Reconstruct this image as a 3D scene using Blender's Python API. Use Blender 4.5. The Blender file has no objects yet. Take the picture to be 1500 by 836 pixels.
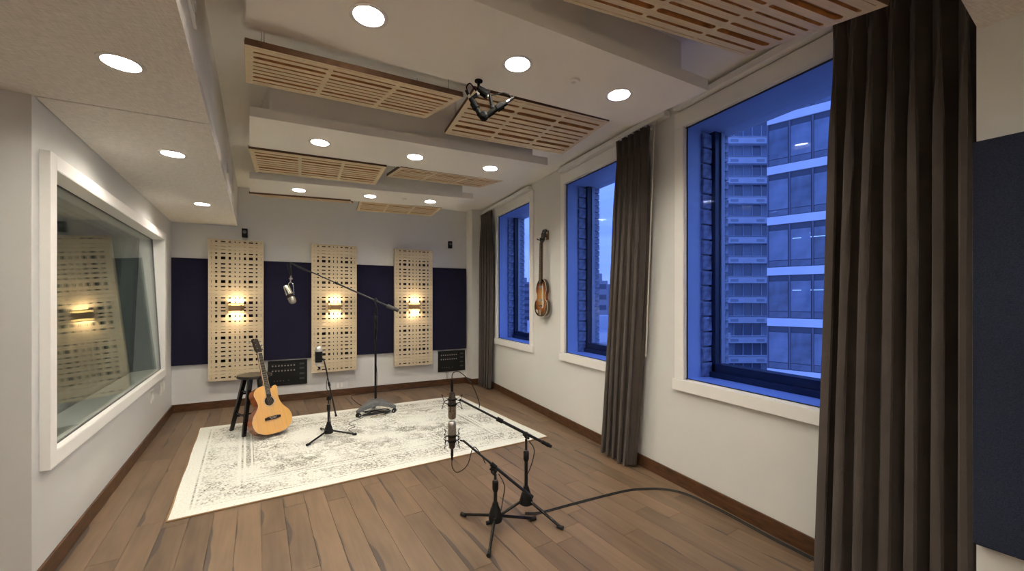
import bpy, bmesh, math, random
from mathutils import Vector, Matrix, Euler
from mathutils.geometry import tessellate_polygon
random.seed(7)
R = math.radians
SC = bpy.context.scene
C = SC.collection

# ------------------------------------------------------------------ camera
cam_d = bpy.data.cameras.new('camera')
cam = bpy.data.objects.new('camera', cam_d); C.objects.link(cam)
cam.location = (0, 0, 1.42)
cam.rotation_euler = (R(90), 0, -math.atan(275/583))
cam_d.sensor_width = 36; cam_d.lens = 36*583/1500
cam_d.shift_y = 21/1500
cam_d.clip_start = .05; cam_d.clip_end = 3000
SC.camera = cam

# ------------------------------------------------------------------ look
SC.view_settings.view_transform = 'Standard'
SC.view_settings.look = 'None'
SC.view_settings.exposure = 0.0
SC.view_settings.gamma = 1
SC.view_settings.use_curve_mapping = False
SC.cycles.sample_clamp_indirect = 60
LENS_POWER = 375     # downlight lens
LED_POWER = 330       # wall sconce strip

# ------------------------------------------------------------------ dusk sky
w = bpy.data.worlds.new('dusk_sky'); SC.world = w; w.use_nodes = True
nt = w.node_tree; nt.nodes.clear()
o = nt.nodes.new('ShaderNodeOutputWorld'); bg = nt.nodes.new('ShaderNodeBackground')
tc = nt.nodes.new('ShaderNodeTexCoord'); sp = nt.nodes.new('ShaderNodeSeparateXYZ')
cr = nt.nodes.new('ShaderNodeValToRGB')
cr.color_ramp.elements[0].position = 0; cr.color_ramp.elements[0].color = (.78, .78, .86, 1)
cr.color_ramp.elements[1].position = .55; cr.color_ramp.elements[1].color = (.50, .68, 1.0, 1)
e = cr.color_ramp.elements.new(.12); e.color = (.82, .90, 1.0, 1)
ns = nt.nodes.new('ShaderNodeTexNoise'); ns.inputs['Scale'].default_value = 3; ns.inputs['Detail'].default_value = 5
mp = nt.nodes.new('ShaderNodeMapping'); mp.inputs['Scale'].default_value = (1, 1, 7)
mx = nt.nodes.new('ShaderNodeMixRGB'); mx.inputs[2].default_value = (.52, .62, .85, 1)
rr = nt.nodes.new('ShaderNodeMapRange'); rr.inputs['From Min'].default_value = .45; rr.inputs['From Max'].default_value = .7; rr.inputs['To Max'].default_value = .7
nt.links.new(tc.outputs['Generated'], sp.inputs[0]); nt.links.new(sp.outputs['Z'], cr.inputs[0])
nt.links.new(tc.outputs['Generated'], mp.inputs[0]); nt.links.new(mp.outputs[0], ns.inputs[0])
nt.links.new(ns.outputs[0], rr.inputs[0]); nt.links.new(rr.outputs[0], mx.inputs[0]); nt.links.new(cr.outputs[0], mx.inputs[1])
nt.links.new(mx.outputs[0], bg.inputs['Color']); bg.inputs['Strength'].default_value = 1.75
nt.links.new(bg.outputs[0], o.inputs[0])

# ------------------------------------------------------------------ material helpers
def s2l(c): return tuple(((v/255)/12.92 if v/255 <= .04045 else ((v/255+.055)/1.055)**2.4) for v in c)
def mat(name, col, rough=.6, metal=0, bump=None, noise=None, sheen=0, spec=None, emit=None, coat=0):
    m = bpy.data.materials.new(name); m.use_nodes = True
    N = m.node_tree.nodes; L = m.node_tree.links; b = N['Principled BSDF']
    b.inputs['Base Color'].default_value = (*col, 1); b.inputs['Roughness'].default_value = rough
    b.inputs['Metallic'].default_value = metal
    if sheen: b.inputs['Sheen Weight'].default_value = sheen; b.inputs['Sheen Roughness'].default_value = .4
    if spec is not None: b.inputs['Specular IOR Level'].default_value = spec
    if coat: b.inputs['Coat Weight'].default_value = coat; b.inputs['Coat Roughness'].default_value = .12
    if emit: b.inputs['Emission Color'].default_value = (*emit[0], 1); b.inputs['Emission Strength'].default_value = emit[1]
    tcn = N.new('ShaderNodeTexCoord')
    if noise:   # (scale, amount, stretch)
        n = N.new('ShaderNodeTexNoise'); n.inputs['Scale'].default_value = noise[0]; n.inputs['Detail'].default_value = 4
        mpn = N.new('ShaderNodeMapping'); mpn.inputs['Scale'].default_value = noise[2] if len(noise) > 2 else (1, 1, 1)
        hs = N.new('ShaderNodeMixRGB'); hs.blend_type = 'MULTIPLY'; hs.inputs[0].default_value = 1
        ra = N.new('ShaderNodeMapRange'); ra.inputs['From Min'].default_value = .3; ra.inputs['From Max'].default_value = .7
        ra.inputs['To Min'].default_value = 1-noise[1]; ra.inputs['To Max'].default_value = 1+noise[1]
        L.new(tcn.outputs['Object'], mpn.inputs[0]); L.new(mpn.outputs[0], n.inputs[0]); L.new(n.outputs[0], ra.inputs[0])
        hs.inputs[1].default_value = (*col, 1); L.new(ra.outputs[0], hs.inputs[2]); L.new(hs.outputs[0], b.inputs['Base Color'])
    if bump:    # (scale, strength)
        n = N.new('ShaderNodeTexNoise'); n.inputs['Scale'].default_value = bump[0]; n.inputs['Detail'].default_value = 3
        bp = N.new('ShaderNodeBump'); bp.inputs['Strength'].default_value = bump[1]; bp.inputs['Distance'].default_value = .01
        L.new(tcn.outputs['Object'], n.inputs[0]); L.new(n.outputs[0], bp.inputs['Height']); L.new(bp.outputs[0], b.inputs['Normal'])
    return m
def emission(name, col, s):
    m = bpy.data.materials.new(name); m.use_nodes = True; m.node_tree.nodes.clear()
    e = m.node_tree.nodes.new('ShaderNodeEmission'); o = m.node_tree.nodes.new('ShaderNodeOutputMaterial')
    e.inputs[0].default_value = (*col, 1); e.inputs[1].default_value = s; m.node_tree.links.new(e.outputs[0], o.inputs[0]); return m
def glass(name, tint, refl=1.0):
    m = bpy.data.materials.new(name); m.use_nodes = True; N = m.node_tree.nodes; L = m.node_tree.links; N.clear()
    o = N.new('ShaderNodeOutputMaterial'); mx = N.new('ShaderNodeMixShader'); t = N.new('ShaderNodeBsdfTransparent')
    g = N.new('ShaderNodeBsdfGlossy'); f = N.new('ShaderNodeFresnel'); f.inputs[0].default_value = 1.5
    mu = N.new('ShaderNodeMath'); mu.operation = 'MULTIPLY'; mu.inputs[1].default_value = refl; mu.use_clamp = True
    t.inputs[0].default_value = (*tint, 1); g.inputs['Roughness'].default_value = .0; g.inputs[0].default_value = (1, 1, 1, 1)
    L.new(f.outputs[0], mu.inputs[0]); L.new(mu.outputs[0], mx.inputs[0]); L.new(t.outputs[0], mx.inputs[1]); L.new(g.outputs[0], mx.inputs[2])
    L.new(mx.outputs[0], o.inputs[0]); return m

WALL = mat('wall_paint', (.71, .705, .68), .45, bump=(60, .03), noise=(1.3, .03))
WALLGLOSS = mat('satin_wall_paint', (.64, .64, .625), .42, bump=(25, .03))
CEIL = mat('ceiling_paint', (.90, .875, .79), .7, bump=(50, .02), noise=(2, .02))
TRIM = mat('trim_paint', (.84, .825, .79), .42)
BASE = mat('walnut_base', (.085, .036, .014), .35, noise=(9, .5, (1, 1, 5)), bump=(30, .1))
NAVY = mat('navy_fabric', (.016, .015, .034), .95, bump=(350, .3), noise=(260, .25), sheen=.05, spec=.1)
NAVY2 = mat('slate_fabric', (.024, .028, .05), .95, bump=(350, .3), noise=(240, .3), sheen=.05, spec=.1)
MAPLE = mat('birch_plywood', (.60, .49, .33), .5, noise=(3, .09, (1, 22, 6)))
MAPLEC = mat('birch_slat_face', (.72, .59, .37), .5, noise=(3, .09, (1, 30, 1)))
EDGE = mat('plywood_edge_shaded', (.12, .054, .02), .7, noise=(20, .3))  # plywood edge with the shade on rims and in holes darkened into it
SLOT_LIT = mat('slot_wall_wood_lit', (.50, .24, .08), .7, noise=(20, .3))  # same edge wood, lightened so the slot walls look lit
DARKFELT = mat('dark_felt', (.012, .009, .007), .95)
BROWNCORE = mat('brown_core', (.34, .165, .065), .9)
BLACK = mat('black_enamel', (.008, .008, .009), .35)
BLACKP = mat('black_plastic', (.010, .010, .010), .55, spec=.25)
BLACKM = mat('black_metal', (.015, .014, .014), .25, metal=.6)
CHROME = mat('chrome', (.75, .73, .68), .18, metal=1)
NICKEL = mat('brushed_nickel', (.42, .40, .36), .35, metal=1, noise=(90, .25))
GREYM = mat('grey_cast_metal', (.14, .145, .15), .45, metal=.4)
CABLE = mat('cable_rubber', (.018, .018, .018), .5)
STOOL = mat('stool_black_lacquer', (.006, .006, .006), .25)
STOOLTOP = mat('stool_worn_seat', (.022, .018, .015), .3, noise=(8, .5))
SPRUCE = mat('spruce_top', (.74, .40, .095), .3, noise=(2, .08, (40, 1, 1)), coat=.5)
MAHOG = mat('mahogany_sides', (.30, .075, .014), .25, noise=(6, .35, (1, 6, 1)), coat=.5)
ROSEW = mat('rosewood', (.022, .013, .009), .65, spec=.2)
STRING = mat('string_wire', (.34, .30, .24), .7, spec=.2)
MATTE = mat('matte_black', (.003, .003, .003), .7, spec=.1)
SILVER = mat('satin_silver', (.62, .61, .58), .3, metal=.75)
IVORY = mat('ivory_binding', (.72, .66, .50), .4)
PEARL = mat('pearl_guard', (.75, .70, .58), .15, noise=(30, .15), coat=.5)
WHITEP = mat('white_plastic', (.68, .66, .62), .35)
BRASS = mat('bronze_sconce', (.34, .21, .10), .4, metal=.35)
VELVET = mat('charcoal_velvet', (.082, .068, .060), .85, sheen=.2, bump=(180, .15), noise=(5, .1), spec=.15)
ROD = mat('cream_rod', (.6, .56, .48), .4)
LENS = emission('lamp_lens', (1.0, .93, .80), LENS_POWER)
LED = emission('led_strip', (1.0, .80, .50), LED_POWER)
AMBER = emission('amber_slot', (1.0, .62, .20), 3.0)
REFLECTOR = mat('lamp_reflector', (.8, .78, .74), .25)
BLUEGLASS = glass('blue_tint_pane', (.52, .63, .96), .05)
OUTGLASS = glass('outer_pane', (.88, .93, 1.0), .05)
CTRLGLASS = glass('studio_pane', (.86, .90, .88), .62)
DARKFRAME = mat('dark_window_frame', (.03, .035, .05), .4)
GASKET = mat('rubber_gasket', (.01, .01, .012), .6)
CTRL = mat('control_room_paint', (.42, .43, .41), .8)
BRICKM = mat('weathered_brick', (.50, .48, .50), .9, noise=(22, .45), bump=(60, .5))
MORTAR = mat('mortar', (.10, .10, .11), .95)

def fabric_ceiling():
    m = mat('woven_ceiling_fabric', (.76, .73, .68), .95, spec=.1)
    N = m.node_tree.nodes; L = m.node_tree.links; b = N['Principled BSDF']; t = N['Texture Coordinate']
    mpn = N.new('ShaderNodeMapping'); mpn.inputs['Rotation'].default_value = (0, 0, R(7)); L.new(t.outputs['Object'], mpn.inputs[0])
    acc = None
    for sc in ((90, 9, 1), (9, 90, 1)):
        m2 = N.new('ShaderNodeMapping'); m2.inputs['Scale'].default_value = sc; L.new(mpn.outputs[0], m2.inputs[0])
        n = N.new('ShaderNodeTexNoise'); n.inputs['Scale'].default_value = 2.2; n.inputs['Detail'].default_value = 2; L.new(m2.outputs[0], n.inputs[0])
        if acc is None: acc = n.outputs[0]
        else:
            a = N.new('ShaderNodeMath'); a.operation = 'ADD'; L.new(acc, a.inputs[0]); L.new(n.outputs[0], a.inputs[1]); acc = a.outputs[0]
    rp = N.new('ShaderNodeMapRange'); rp.inputs['From Min'].default_value = .7; rp.inputs['From Max'].default_value = 1.3; rp.inputs['To Min'].default_value = .84; rp.inputs['To Max'].default_value = 1.14
    L.new(acc, rp.inputs[0]); mm = N.new('ShaderNodeMixRGB'); mm.blend_type = 'MULTIPLY'; mm.inputs[0].default_value = 1
    mm.inputs[1].default_value = (.76, .73, .68, 1); L.new(rp.outputs[0], mm.inputs[2]); L.new(mm.outputs[0], b.inputs['Base Color'])
    return m
FABCEIL = fabric_ceiling()

def floor_wood():
    m = bpy.data.materials.new('oak_plank_wood'); m.use_nodes = True; N = m.node_tree.nodes; L = m.node_tree.links; b = N['Principled BSDF']
    uv = N.new('ShaderNodeUVMap'); oi = N.new('ShaderNodeObjectInfo')
    sep = N.new('ShaderNodeSeparateXYZ'); L.new(uv.outputs[0], sep.inputs[0])
    # grain
    mpn = N.new('ShaderNodeMapping'); mpn.inputs['Scale'].default_value = (38, 2.2, 1)
    add = N.new('ShaderNodeVectorMath'); add.operation = 'ADD'
    cmb = N.new('ShaderNodeCombineXYZ'); mul = N.new('ShaderNodeMath'); mul.operation = 'MULTIPLY'; mul.inputs[1].default_value = 40
    L.new(oi.outputs['Random'], mul.inputs[0]); L.new(mul.outputs[0], cmb.inputs[1]); L.new(mul.outputs[0], cmb.inputs[0])
    L.new(uv.outputs[0], add.inputs[0]); L.new(cmb.outputs[0], add.inputs[1]); L.new(add.outputs[0], mpn.inputs[0])
    n1 = N.new('ShaderNodeTexNoise'); n1.inputs['Scale'].default_value = 1.0; n1.inputs['Detail'].default_value = 6; n1.inputs['Distortion'].default_value = .6
    L.new(mpn.outputs[0], n1.inputs[0])
    m2 = N.new('ShaderNodeMapping'); m2.inputs['Scale'].default_value = (7, 1.6, 1); L.new(add.outputs[0], m2.inputs[0])
    n2 = N.new('ShaderNodeTexNoise'); n2.inputs['Scale'].default_value = 1.2; n2.inputs['Detail'].default_value = 3; L.new(m2.outputs[0], n2.inputs[0])
    ramp = N.new('ShaderNodeValToRGB'); el = ramp.color_ramp.elements
    el[0].position = 0; el[0].color = (.092, .058, .036, 1); el[1].position = 1; el[1].color = (.240, .156, .096, 1)
    a1 = N.new('ShaderNodeMath'); a1.operation = 'MULTIPLY_ADD'; L.new(oi.outputs['Random'], a1.inputs[0]); a1.inputs[1].default_value = .45
    a2 = N.new('ShaderNodeMath'); a2.operation = 'MULTIPLY_ADD'; L.new(n1.outputs[0], a2.inputs[0]); a2.inputs[1].default_value = .55; L.new(n2.outputs[0], a2.inputs[2])
    a3 = N.new('ShaderNodeMath'); a3.operation = 'SUBTRACT'; L.new(a2.outputs[0], a3.inputs[0]); a3.inputs[1].default_value = .52
    L.new(a3.outputs[0], a1.inputs[2]); L.new(a1.outputs[0], ramp.inputs[0])
    # dark resin-filled checks that follow the plank's edge (u = distance from the edge, metres)
    m3 = N.new('ShaderNodeMapping'); m3.inputs['Scale'].default_value = (0, 1.15, 1); L.new(add.outputs[0], m3.inputs[0])
    n3 = N.new('ShaderNodeTexNoise'); n3.inputs['Scale'].default_value = 1.0; n3.inputs['Detail'].default_value = 2; L.new(m3.outputs[0], n3.inputs[0])
    wd = N.new('ShaderNodeMapRange'); wd.inputs['From Min'].default_value = .505; wd.inputs['From Max'].default_value = .70; wd.inputs['To Min'].default_value = -.004; wd.inputs['To Max'].default_value = .040
    L.new(n3.outputs[0], wd.inputs[0])
    df = N.new('ShaderNodeMath'); df.operation = 'SUBTRACT'; L.new(wd.outputs[0], df.inputs[0]); L.new(sep.outputs['X'], df.inputs[1])
    st = N.new('ShaderNodeMapRange'); st.inputs['From Min'].default_value = -.002; st.inputs['From Max'].default_value = .003; L.new(df.outputs[0], st.inputs[0])
    mxc = N.new('ShaderNodeMixRGB'); mxc.inputs[2].default_value = (.055, .042, .036, 1)
    sm = N.new('ShaderNodeMath'); sm.operation = 'MULTIPLY'; sm.inputs[1].default_value = .85; L.new(st.outputs[0], sm.inputs[0])
    L.new(sm.outputs[0], mxc.inputs[0]); L.new(ramp.outputs[0], mxc.inputs[1]); L.new(mxc.outputs[0], b.inputs['Base Color'])
    b.inputs['Roughness'].default_value = .42; b.inputs['Specular IOR Level'].default_value = .4
    bp = N.new('ShaderNodeBump'); bp.inputs['Strength'].default_value = .15; bp.inputs['Distance'].default_value = .003
    L.new(n1.outputs[0], bp.inputs['Height']); L.new(bp.outputs[0], b.inputs['Normal'])
    return m
PLANK = floor_wood()

def rug_mat():
    m = bpy.data.materials.new('distressed_rug_pile'); m.use_nodes = True; N = m.node_tree.nodes; L = m.node_tree.links; b = N['Principled BSDF']
    uv = N.new('ShaderNodeUVMap'); sep = N.new('ShaderNodeSeparateXYZ'); L.new(uv.outputs[0], sep.inputs[0])
    def M(op, a, b_=None, c=None, clamp=False):
        n = N.new('ShaderNodeMath'); n.operation = op; n.use_clamp = clamp
        for i, v in enumerate((a, b_, c)):
            if v is None: continue
            if isinstance(v, (int, float)): n.inputs[i].default_value = v
            else: L.new(v, n.inputs[i])
        return n.outputs[0]
    def noise(scale, stretch=(1, 1, 1), det=3, dist=0):
        mp_ = N.new('ShaderNodeMapping'); mp_.inputs['Scale'].default_value = stretch; L.new(uv.outputs[0], mp_.inputs[0])
        n = N.new('ShaderNodeTexNoise'); n.inputs['Scale'].default_value = scale; n.inputs['Detail'].default_value = det; n.inputs['Distortion'].default_value = dist
        L.new(mp_.outputs[0], n.inputs[0]); return n.outputs[0]
    def step(v, a, b_): 
        n = N.new('ShaderNodeMapRange'); n.inputs['From Min'].default_value = a; n.inputs['From Max'].default_value = b_; L.new(v, n.inputs[0]); return n.outputs[0]
    X = sep.outputs['X']; Y = sep.outputs['Y']       # metres, rug 3.0 x 2.2
    dx = M('MINIMUM', X, M('SUBTRACT', 3.0, X)); dy = M('MINIMUM', Y, M('SUBTRACT', 2.2, Y)); d = M('MINIMUM', dx, dy)
    def band(a, b_, s=.006):   # 1 between a and b of the edge distance
        return M('MULTIPLY', step(d, a-s, a+s), M('SUBTRACT', 1, step(d, b_-s, b_+s)))
    vor = N.new('ShaderNodeTexVoronoi'); vor.inputs['Scale'].default_value = 21; vor.feature = 'F1'
    nz = noise(6, (1, 1, 1), 3); L.new(uv.outputs[0], vor.inputs['Vector'])
    flor = M('MULTIPLY', step(vor.outputs['Distance'], .30, .42), M('SUBTRACT', 1, step(vor.outputs['Distance'], .52, .62)))
    v2 = N.new('ShaderNodeTexVoronoi'); v2.inputs['Scale'].default_value = 4.2; L.new(uv.outputs[0], v2.inputs['Vector'])
    med = M('MULTIPLY', step(v2.outputs['Distance'], .22, .30), M('SUBTRACT', 1, step(v2.outputs['Distance'], .40, .52)))
    scrib = M('SUBTRACT', 1, step(M('ABSOLUTE', M('SUBTRACT', noise(9, (1, 1, 1), 2, 1.2), .5)), .012, .035))
    wear = step(noise(2.6, (1, 1, 1), 4), .34, .58)
    fine = step(noise(70, (1, 1, 1), 3), .42, .60)
    weave = step(noise(30, (.35, 6, 1), 2), .38, .62)
    worn = M('MULTIPLY', wear, M('MULTIPLY_ADD', fine, .55, .45))
    field = M('ADD', M('MULTIPLY', flor, .75), M('ADD', M('MULTIPLY', med, .7), M('MULTIPLY', scrib, .28)), clamp=True)
    bord = M('MULTIPLY', band(.13, .36), M('ADD', M('MULTIPLY', flor, .8), M('MULTIPLY', weave, .45), clamp=True))
    inner = M('SUBTRACT', 1, M('SUBTRACT', 1, step(d, .47, .49)))
    lines = M('ADD', M('ADD', band(.10, .112, .003), band(.385, .40, .003)), M('ADD', band(.42, .455, .004), band(.47, .478, .003)), clamp=True)
    patt = M('ADD', M('ADD', M('MULTIPLY', field, inner), bord), M('MULTIPLY', lines, .9), clamp=True)
    patt = M('MULTIPLY', patt, worn)
    patt = M('MULTIPLY', patt, step(d, .06, .10))
    patt = M('ADD', patt, M('MULTIPLY', M('SUBTRACT', fine, .35), .22), clamp=True)
    mx_ = N.new('ShaderNodeMixRGB'); L.new(patt, mx_.inputs[0]); mx_.inputs[1].default_value = (*s2l((226, 226, 217)), 1); mx_.inputs[2].default_value = (*s2l((112, 106, 90)), 1)
    L.new(mx_.outputs[0], b.inputs['Base Color']); b.inputs['Roughness'].default_value = .95; b.inputs['Specular IOR Level'].default_value = .1
    bp = N.new('ShaderNodeBump'); bp.inputs['Strength'].default_value = .5; bp.inputs['Distance'].default_value = .004
    L.new(noise(220), bp.inputs['Height']); L.new(bp.outputs[0], b.inputs['Normal'])
    return m

# ------------------------------------------------------------------ object helpers
ORG = {}
def root_off(p):
    while p.parent: p = p.parent
    return ORG.get(p.name, Vector((0, 0, 0)))
def link(name, me, m, parent=None, kind=None, label=None):
    o = bpy.data.objects.new(name, me); C.objects.link(o)
    if m is not None and not me.materials: me.materials.append(m)
    if parent: o.parent = parent
    if kind: o['kind'] = kind
    if label: o['label'] = label
    return o
def obj(name, bm, m, parent=None, kind=None, label=None, smooth=False, bevel=0, local=False):
    if not local and parent is not None:
        off = root_off(parent)
        for v in bm.verts: v.co -= off
    bmesh.ops.recalc_face_normals(bm, faces=bm.faces)
    if smooth:
        for f in bm.faces: f.smooth = True
    me = bpy.data.meshes.new(name); bm.to_mesh(me); bm.free()
    if smooth:
        try: me.set_sharp_from_angle(angle=R(40))
        except Exception: pass
    o = link(name, me, m, parent, kind, label)
    if bevel:
        b = o.modifiers.new('bevel', 'BEVEL'); b.width = bevel; b.segments = 2; b.limit_method = 'ANGLE'
    return o
def thing(name, label, cat, loc=(0, 0, 0), group=None, kind=None):
    o = bpy.data.objects.new(name, None); C.objects.link(o); o.empty_display_size = .1
    o.location = loc; ORG[o.name] = Vector(loc)
    if kind: o['kind'] = kind
    if label: o['label'] = label
    if cat: o['category'] = cat
    if group: o['group'] = group
    return o
def tag(o, label, cat, group=None):
    o['label'] = label; o['category'] = cat
    if group: o['group'] = group
    return o
def copy_tree(o, parent=None):
    c = o.copy(); C.objects.link(c)
    if parent: c.parent = parent
    for ch in [x for x in list(C.objects) if x.parent == o]: copy_tree(ch, c)
    return c
def B(): return bmesh.new()
def box(bm, x0, x1, y0, y1, z0, z1, M=None):
    vs = [bm.verts.new((x, y, z)) for z in (z0, z1) for y in (y0, y1) for x in (x0, x1)]
    for f in ((0, 2, 3, 1), (4, 5, 7, 6), (0, 1, 5, 4), (2, 6, 7, 3), (0, 4, 6, 2), (1, 3, 7, 5)): bm.faces.new([vs[i] for i in f])
    if M is not None:
        for v in vs: v.co = M @ v.co
    return vs
def prism(bm, pts, z0, z1, M=None):
    n = len(pts); a = [bm.verts.new((p[0], p[1], z0)) for p in pts]; b = [bm.verts.new((p[0], p[1], z1)) for p in pts]
    bm.faces.new(list(reversed(a))); bm.faces.new(b)
    for i in range(n): bm.faces.new((a[i], a[(i+1) % n], b[(i+1) % n], b[i]))
    if M is not None:
        for v in a+b: v.co = M @ v.co
def frame_from(d):
    d = d.normalized(); up = Vector((0, 0, 1)) if abs(d.z) < .95 else Vector((1, 0, 0))
    x = up.cross(d).normalized(); return x, d.cross(x)
def rod(bm, a, b, r0, r1=None, seg=12, M=None):
    a, b = Vector(a), Vector(b); r1 = r0 if r1 is None else r1
    x, y = frame_from(b-a); A = []; Bv = []
    for i in range(seg):
        t = 2*math.pi*i/seg; v = x*math.cos(t)+y*math.sin(t)
        A.append(bm.verts.new(a+v*r0)); Bv.append(bm.verts.new(b+v*r1))
    for i in range(seg): bm.faces.new((A[i], A[(i+1) % seg], Bv[(i+1) % seg], Bv[i]))
    bm.faces.new(list(reversed(A))); bm.faces.new(Bv)
    if M is not None:
        for v in A+Bv: v.co = M @ v.co
def lathe(bm, prof, a, axis=(0, 0, 1), seg=20, M=None):
    """prof: list of (radius, height) along axis from a"""
    a = Vector(a); ax = Vector(axis).normalized(); x, y = frame_from(ax); rings = []; allv = []
    for r, h in prof:
        rings.append([bm.verts.new(a+ax*h+(x*math.cos(2*math.pi*i/seg)+y*math.sin(2*math.pi*i/seg))*max(r, .0004)) for i in range(seg)])
        allv += rings[-1]
    for k in range(len(rings)-1):
        for i in range(seg): bm.faces.new((rings[k][i], rings[k][(i+1) % seg], rings[k+1][(i+1) % seg], rings[k+1][i]))
    bm.faces.new(list(reversed(rings[0]))); bm.faces.new(rings[-1])
    if M is not None:
        for v in allv: v.co = M @ v.co
def catmull(pts, n=6, closed=False):
    P = [Vector(p) for p in pts]; out = []; N = len(P)
    rng = range(N if closed else N-1)
    for i in rng:
        p0 = P[(i-1) % N] if closed or i > 0 else P[0]; p1 = P[i]; p2 = P[(i+1) % N]; p3 = P[(i+2) % N] if closed or i+2 < N else P[-1]
        for k in range(n):
            t = k/n; out.append(.5*((2*p1)+(p2-p0)*t+(2*p0-5*p1+4*p2-p3)*t*t+(3*p1-p0-3*p2+p3)*t**3))
    if not closed: out.append(P[-1])
    return out
def tube(bm, pts, r, seg=8, n=6, smooth=True, closed=False):
    P = catmull(pts, n, closed) if smooth else [Vector(p) for p in pts]
    rings = []; prev = None; N = len(P)
    for i, p in enumerate(P):
        if closed: d = P[(i+1) % N]-P[i-1]
        else: d = (P[min(i+1, N-1)]-P[max(i-1, 0)])
        d.normalize()
        if prev is None: x, y = frame_from(d)
        else:
            x = (prev-d*prev.dot(d)).normalized(); y = d.cross(x)
        prev = x
        rings.append([bm.verts.new(p+(x*math.cos(2*math.pi*k/seg)+y*math.sin(2*math.pi*k/seg))*r) for k in range(seg)])
    for i in range(N if closed else N-1):
        a, b = rings[i], rings[(i+1) % N]
        for k in range(seg): bm.faces.new((a[k], a[(k+1) % seg], b[(k+1) % seg], b[k]))
    if not closed: bm.faces.new(list(reversed(rings[0]))); bm.faces.new(rings[-1])
def plate(name, outline, holes, th, m_face, m_side, parent, kind=None, label=None, outer_side_face=True, loc=None, m_outer=None):
    """flat slab (xy), z from 0 to th, with real holes; hole walls get m_side"""
    cu = bpy.data.curves.new(name, 'CURVE'); cu.dimensions = '2D'; cu.fill_mode = 'BOTH'; cu.extrude = th/2
    for pts in [outline]+holes:
        s = cu.splines.new('POLY'); s.points.add(len(pts)-1); s.use_cyclic_u = True
        for i, p in enumerate(pts): s.points[i].co = (p[0], p[1], 0, 1)
    tmp = bpy.data.objects.new('tmp', cu); me = bpy.data.meshes.new_from_object(tmp); bpy.data.objects.remove(tmp); bpy.data.curves.remove(cu)
    me.name = name; me.materials.clear(); me.materials.append(m_face); me.materials.append(m_side)
    if m_outer: me.materials.append(m_outer)
    off = root_off(parent) if parent is not None and loc is None else Vector((0, 0, 0))
    for v in me.vertices: v.co.z += th/2; v.co -= off
    xs = [p[0]-off.x for p in outline]; ys = [p[1]-off.y for p in outline]
    for p in me.polygons:
        p.use_smooth = False
        if abs(p.normal.z) < .5: p.material_index = 1
        if outer_side_face and abs(p.normal.z) < .5:
            c = p.center; dmin = 9
            for i in range(len(outline)):
                x0, y0, x1, y1 = xs[i-1], ys[i-1], xs[i], ys[i]; L_ = math.hypot(x1-x0, y1-y0)
                dmin = min(dmin, abs((x1-x0)*(c.y-y0)-(y1-y0)*(c.x-x0))/max(L_, 1e-6))
            if dmin < .002: p.material_index = 2 if m_outer else 0
    o = bpy.data.objects.new(name, me); C.objects.link(o)
    if parent: o.parent = parent
    if loc is not None: o.location = loc
    if kind: o['kind'] = kind
    if label: o['label'] = label
    return o
def circ(x, y, r, n=28): return [(x+r*math.cos(2*math.pi*i/n), y+r*math.sin(2*math.pi*i/n)) for i in range(n)]

# ------------------------------------------------------------------ room frames
H = 2.93; HS = 2.40
L0 = Vector((-1.265, 2.70, 0)); lu = Vector((-.12771, .99181, 0)); ln = Vector((.99181, .12771, 0))
LM = Matrix(((lu.x, ln.x, 0, L0.x), (lu.y, ln.y, 0, L0.y), (0, 0, 1, 0), (0, 0, 0, 1)))      # local (s, off, z)
B0 = Vector((-1.735, 6.35, 0)); B1 = Vector((2.2, 6.51, 0)); bu = (B1-B0).normalized(); bn = Vector((bu.y, -bu.x, 0))
BM = Matrix(((bu.x, bn.x, 0, B0.x), (bu.y, bn.y, 0, B0.y), (0, 0, 1, 0), (0, 0, 0, 1)))      # local (s, off, z)
XR = 2.46
def world(M, *p): return M @ Vector(p)

# ------------------------------------------------------------------ floor: slab and planks
fl = thing('floor', None, None, kind='structure')
bm = B(); box(bm, -3.4, 3.0, -2.4, 6.7, -.12, -.013); obj('floor_slab', bm, MORTAR, fl)
bm = B(); box(bm, -3.2, XR, -2.2, -.55, -.013, -.0005)
for f in bm.faces: pass
o_ = obj('floor_boards', bm, mat('oak_far_boards', (.22, .13, .07), .45, noise=(3, .25, (8, 1, 1))), fl, kind='stuff')
bm = B(); prism(bm, [(-3.2, -.55), (-1.22, -.55), (-1.25, 2.70), (-3.2, 2.46)], -.013, -.0005)
obj('floor_boards', bm, bpy.data.materials['oak_far_boards'], fl, kind='stuff')
def clip(poly, a, b):   # keep left of a->b
    out = []
    for i in range(len(poly)):
        p, q = poly[i-1], poly[i]
        sp = (b[0]-a[0])*(p[1]-a[1])-(b[1]-a[1])*(p[0]-a[0]); sq = (b[0]-a[0])*(q[1]-a[1])-(b[1]-a[1])*(q[0]-a[0])
        if sp*sq < 0:
            t = sp/(sp-sq); out.append((p[0]+(q[0]-p[0])*t, p[1]+(q[1]-p[1])*t))
        if sq >= 0: out.append(q)
    return out
room = [(-1.20, -.55), (XR-.001, -.55), (XR-.001, 6.515), (-1.733, 6.345)]
room[0] = (L0.x-lu.x*(3.25/lu.y)+.0, -.55)
PW = .1315; k0 = .930 % PW - PW
w_ = k0 - PW*2
rnd = random.Random(3)
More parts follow.
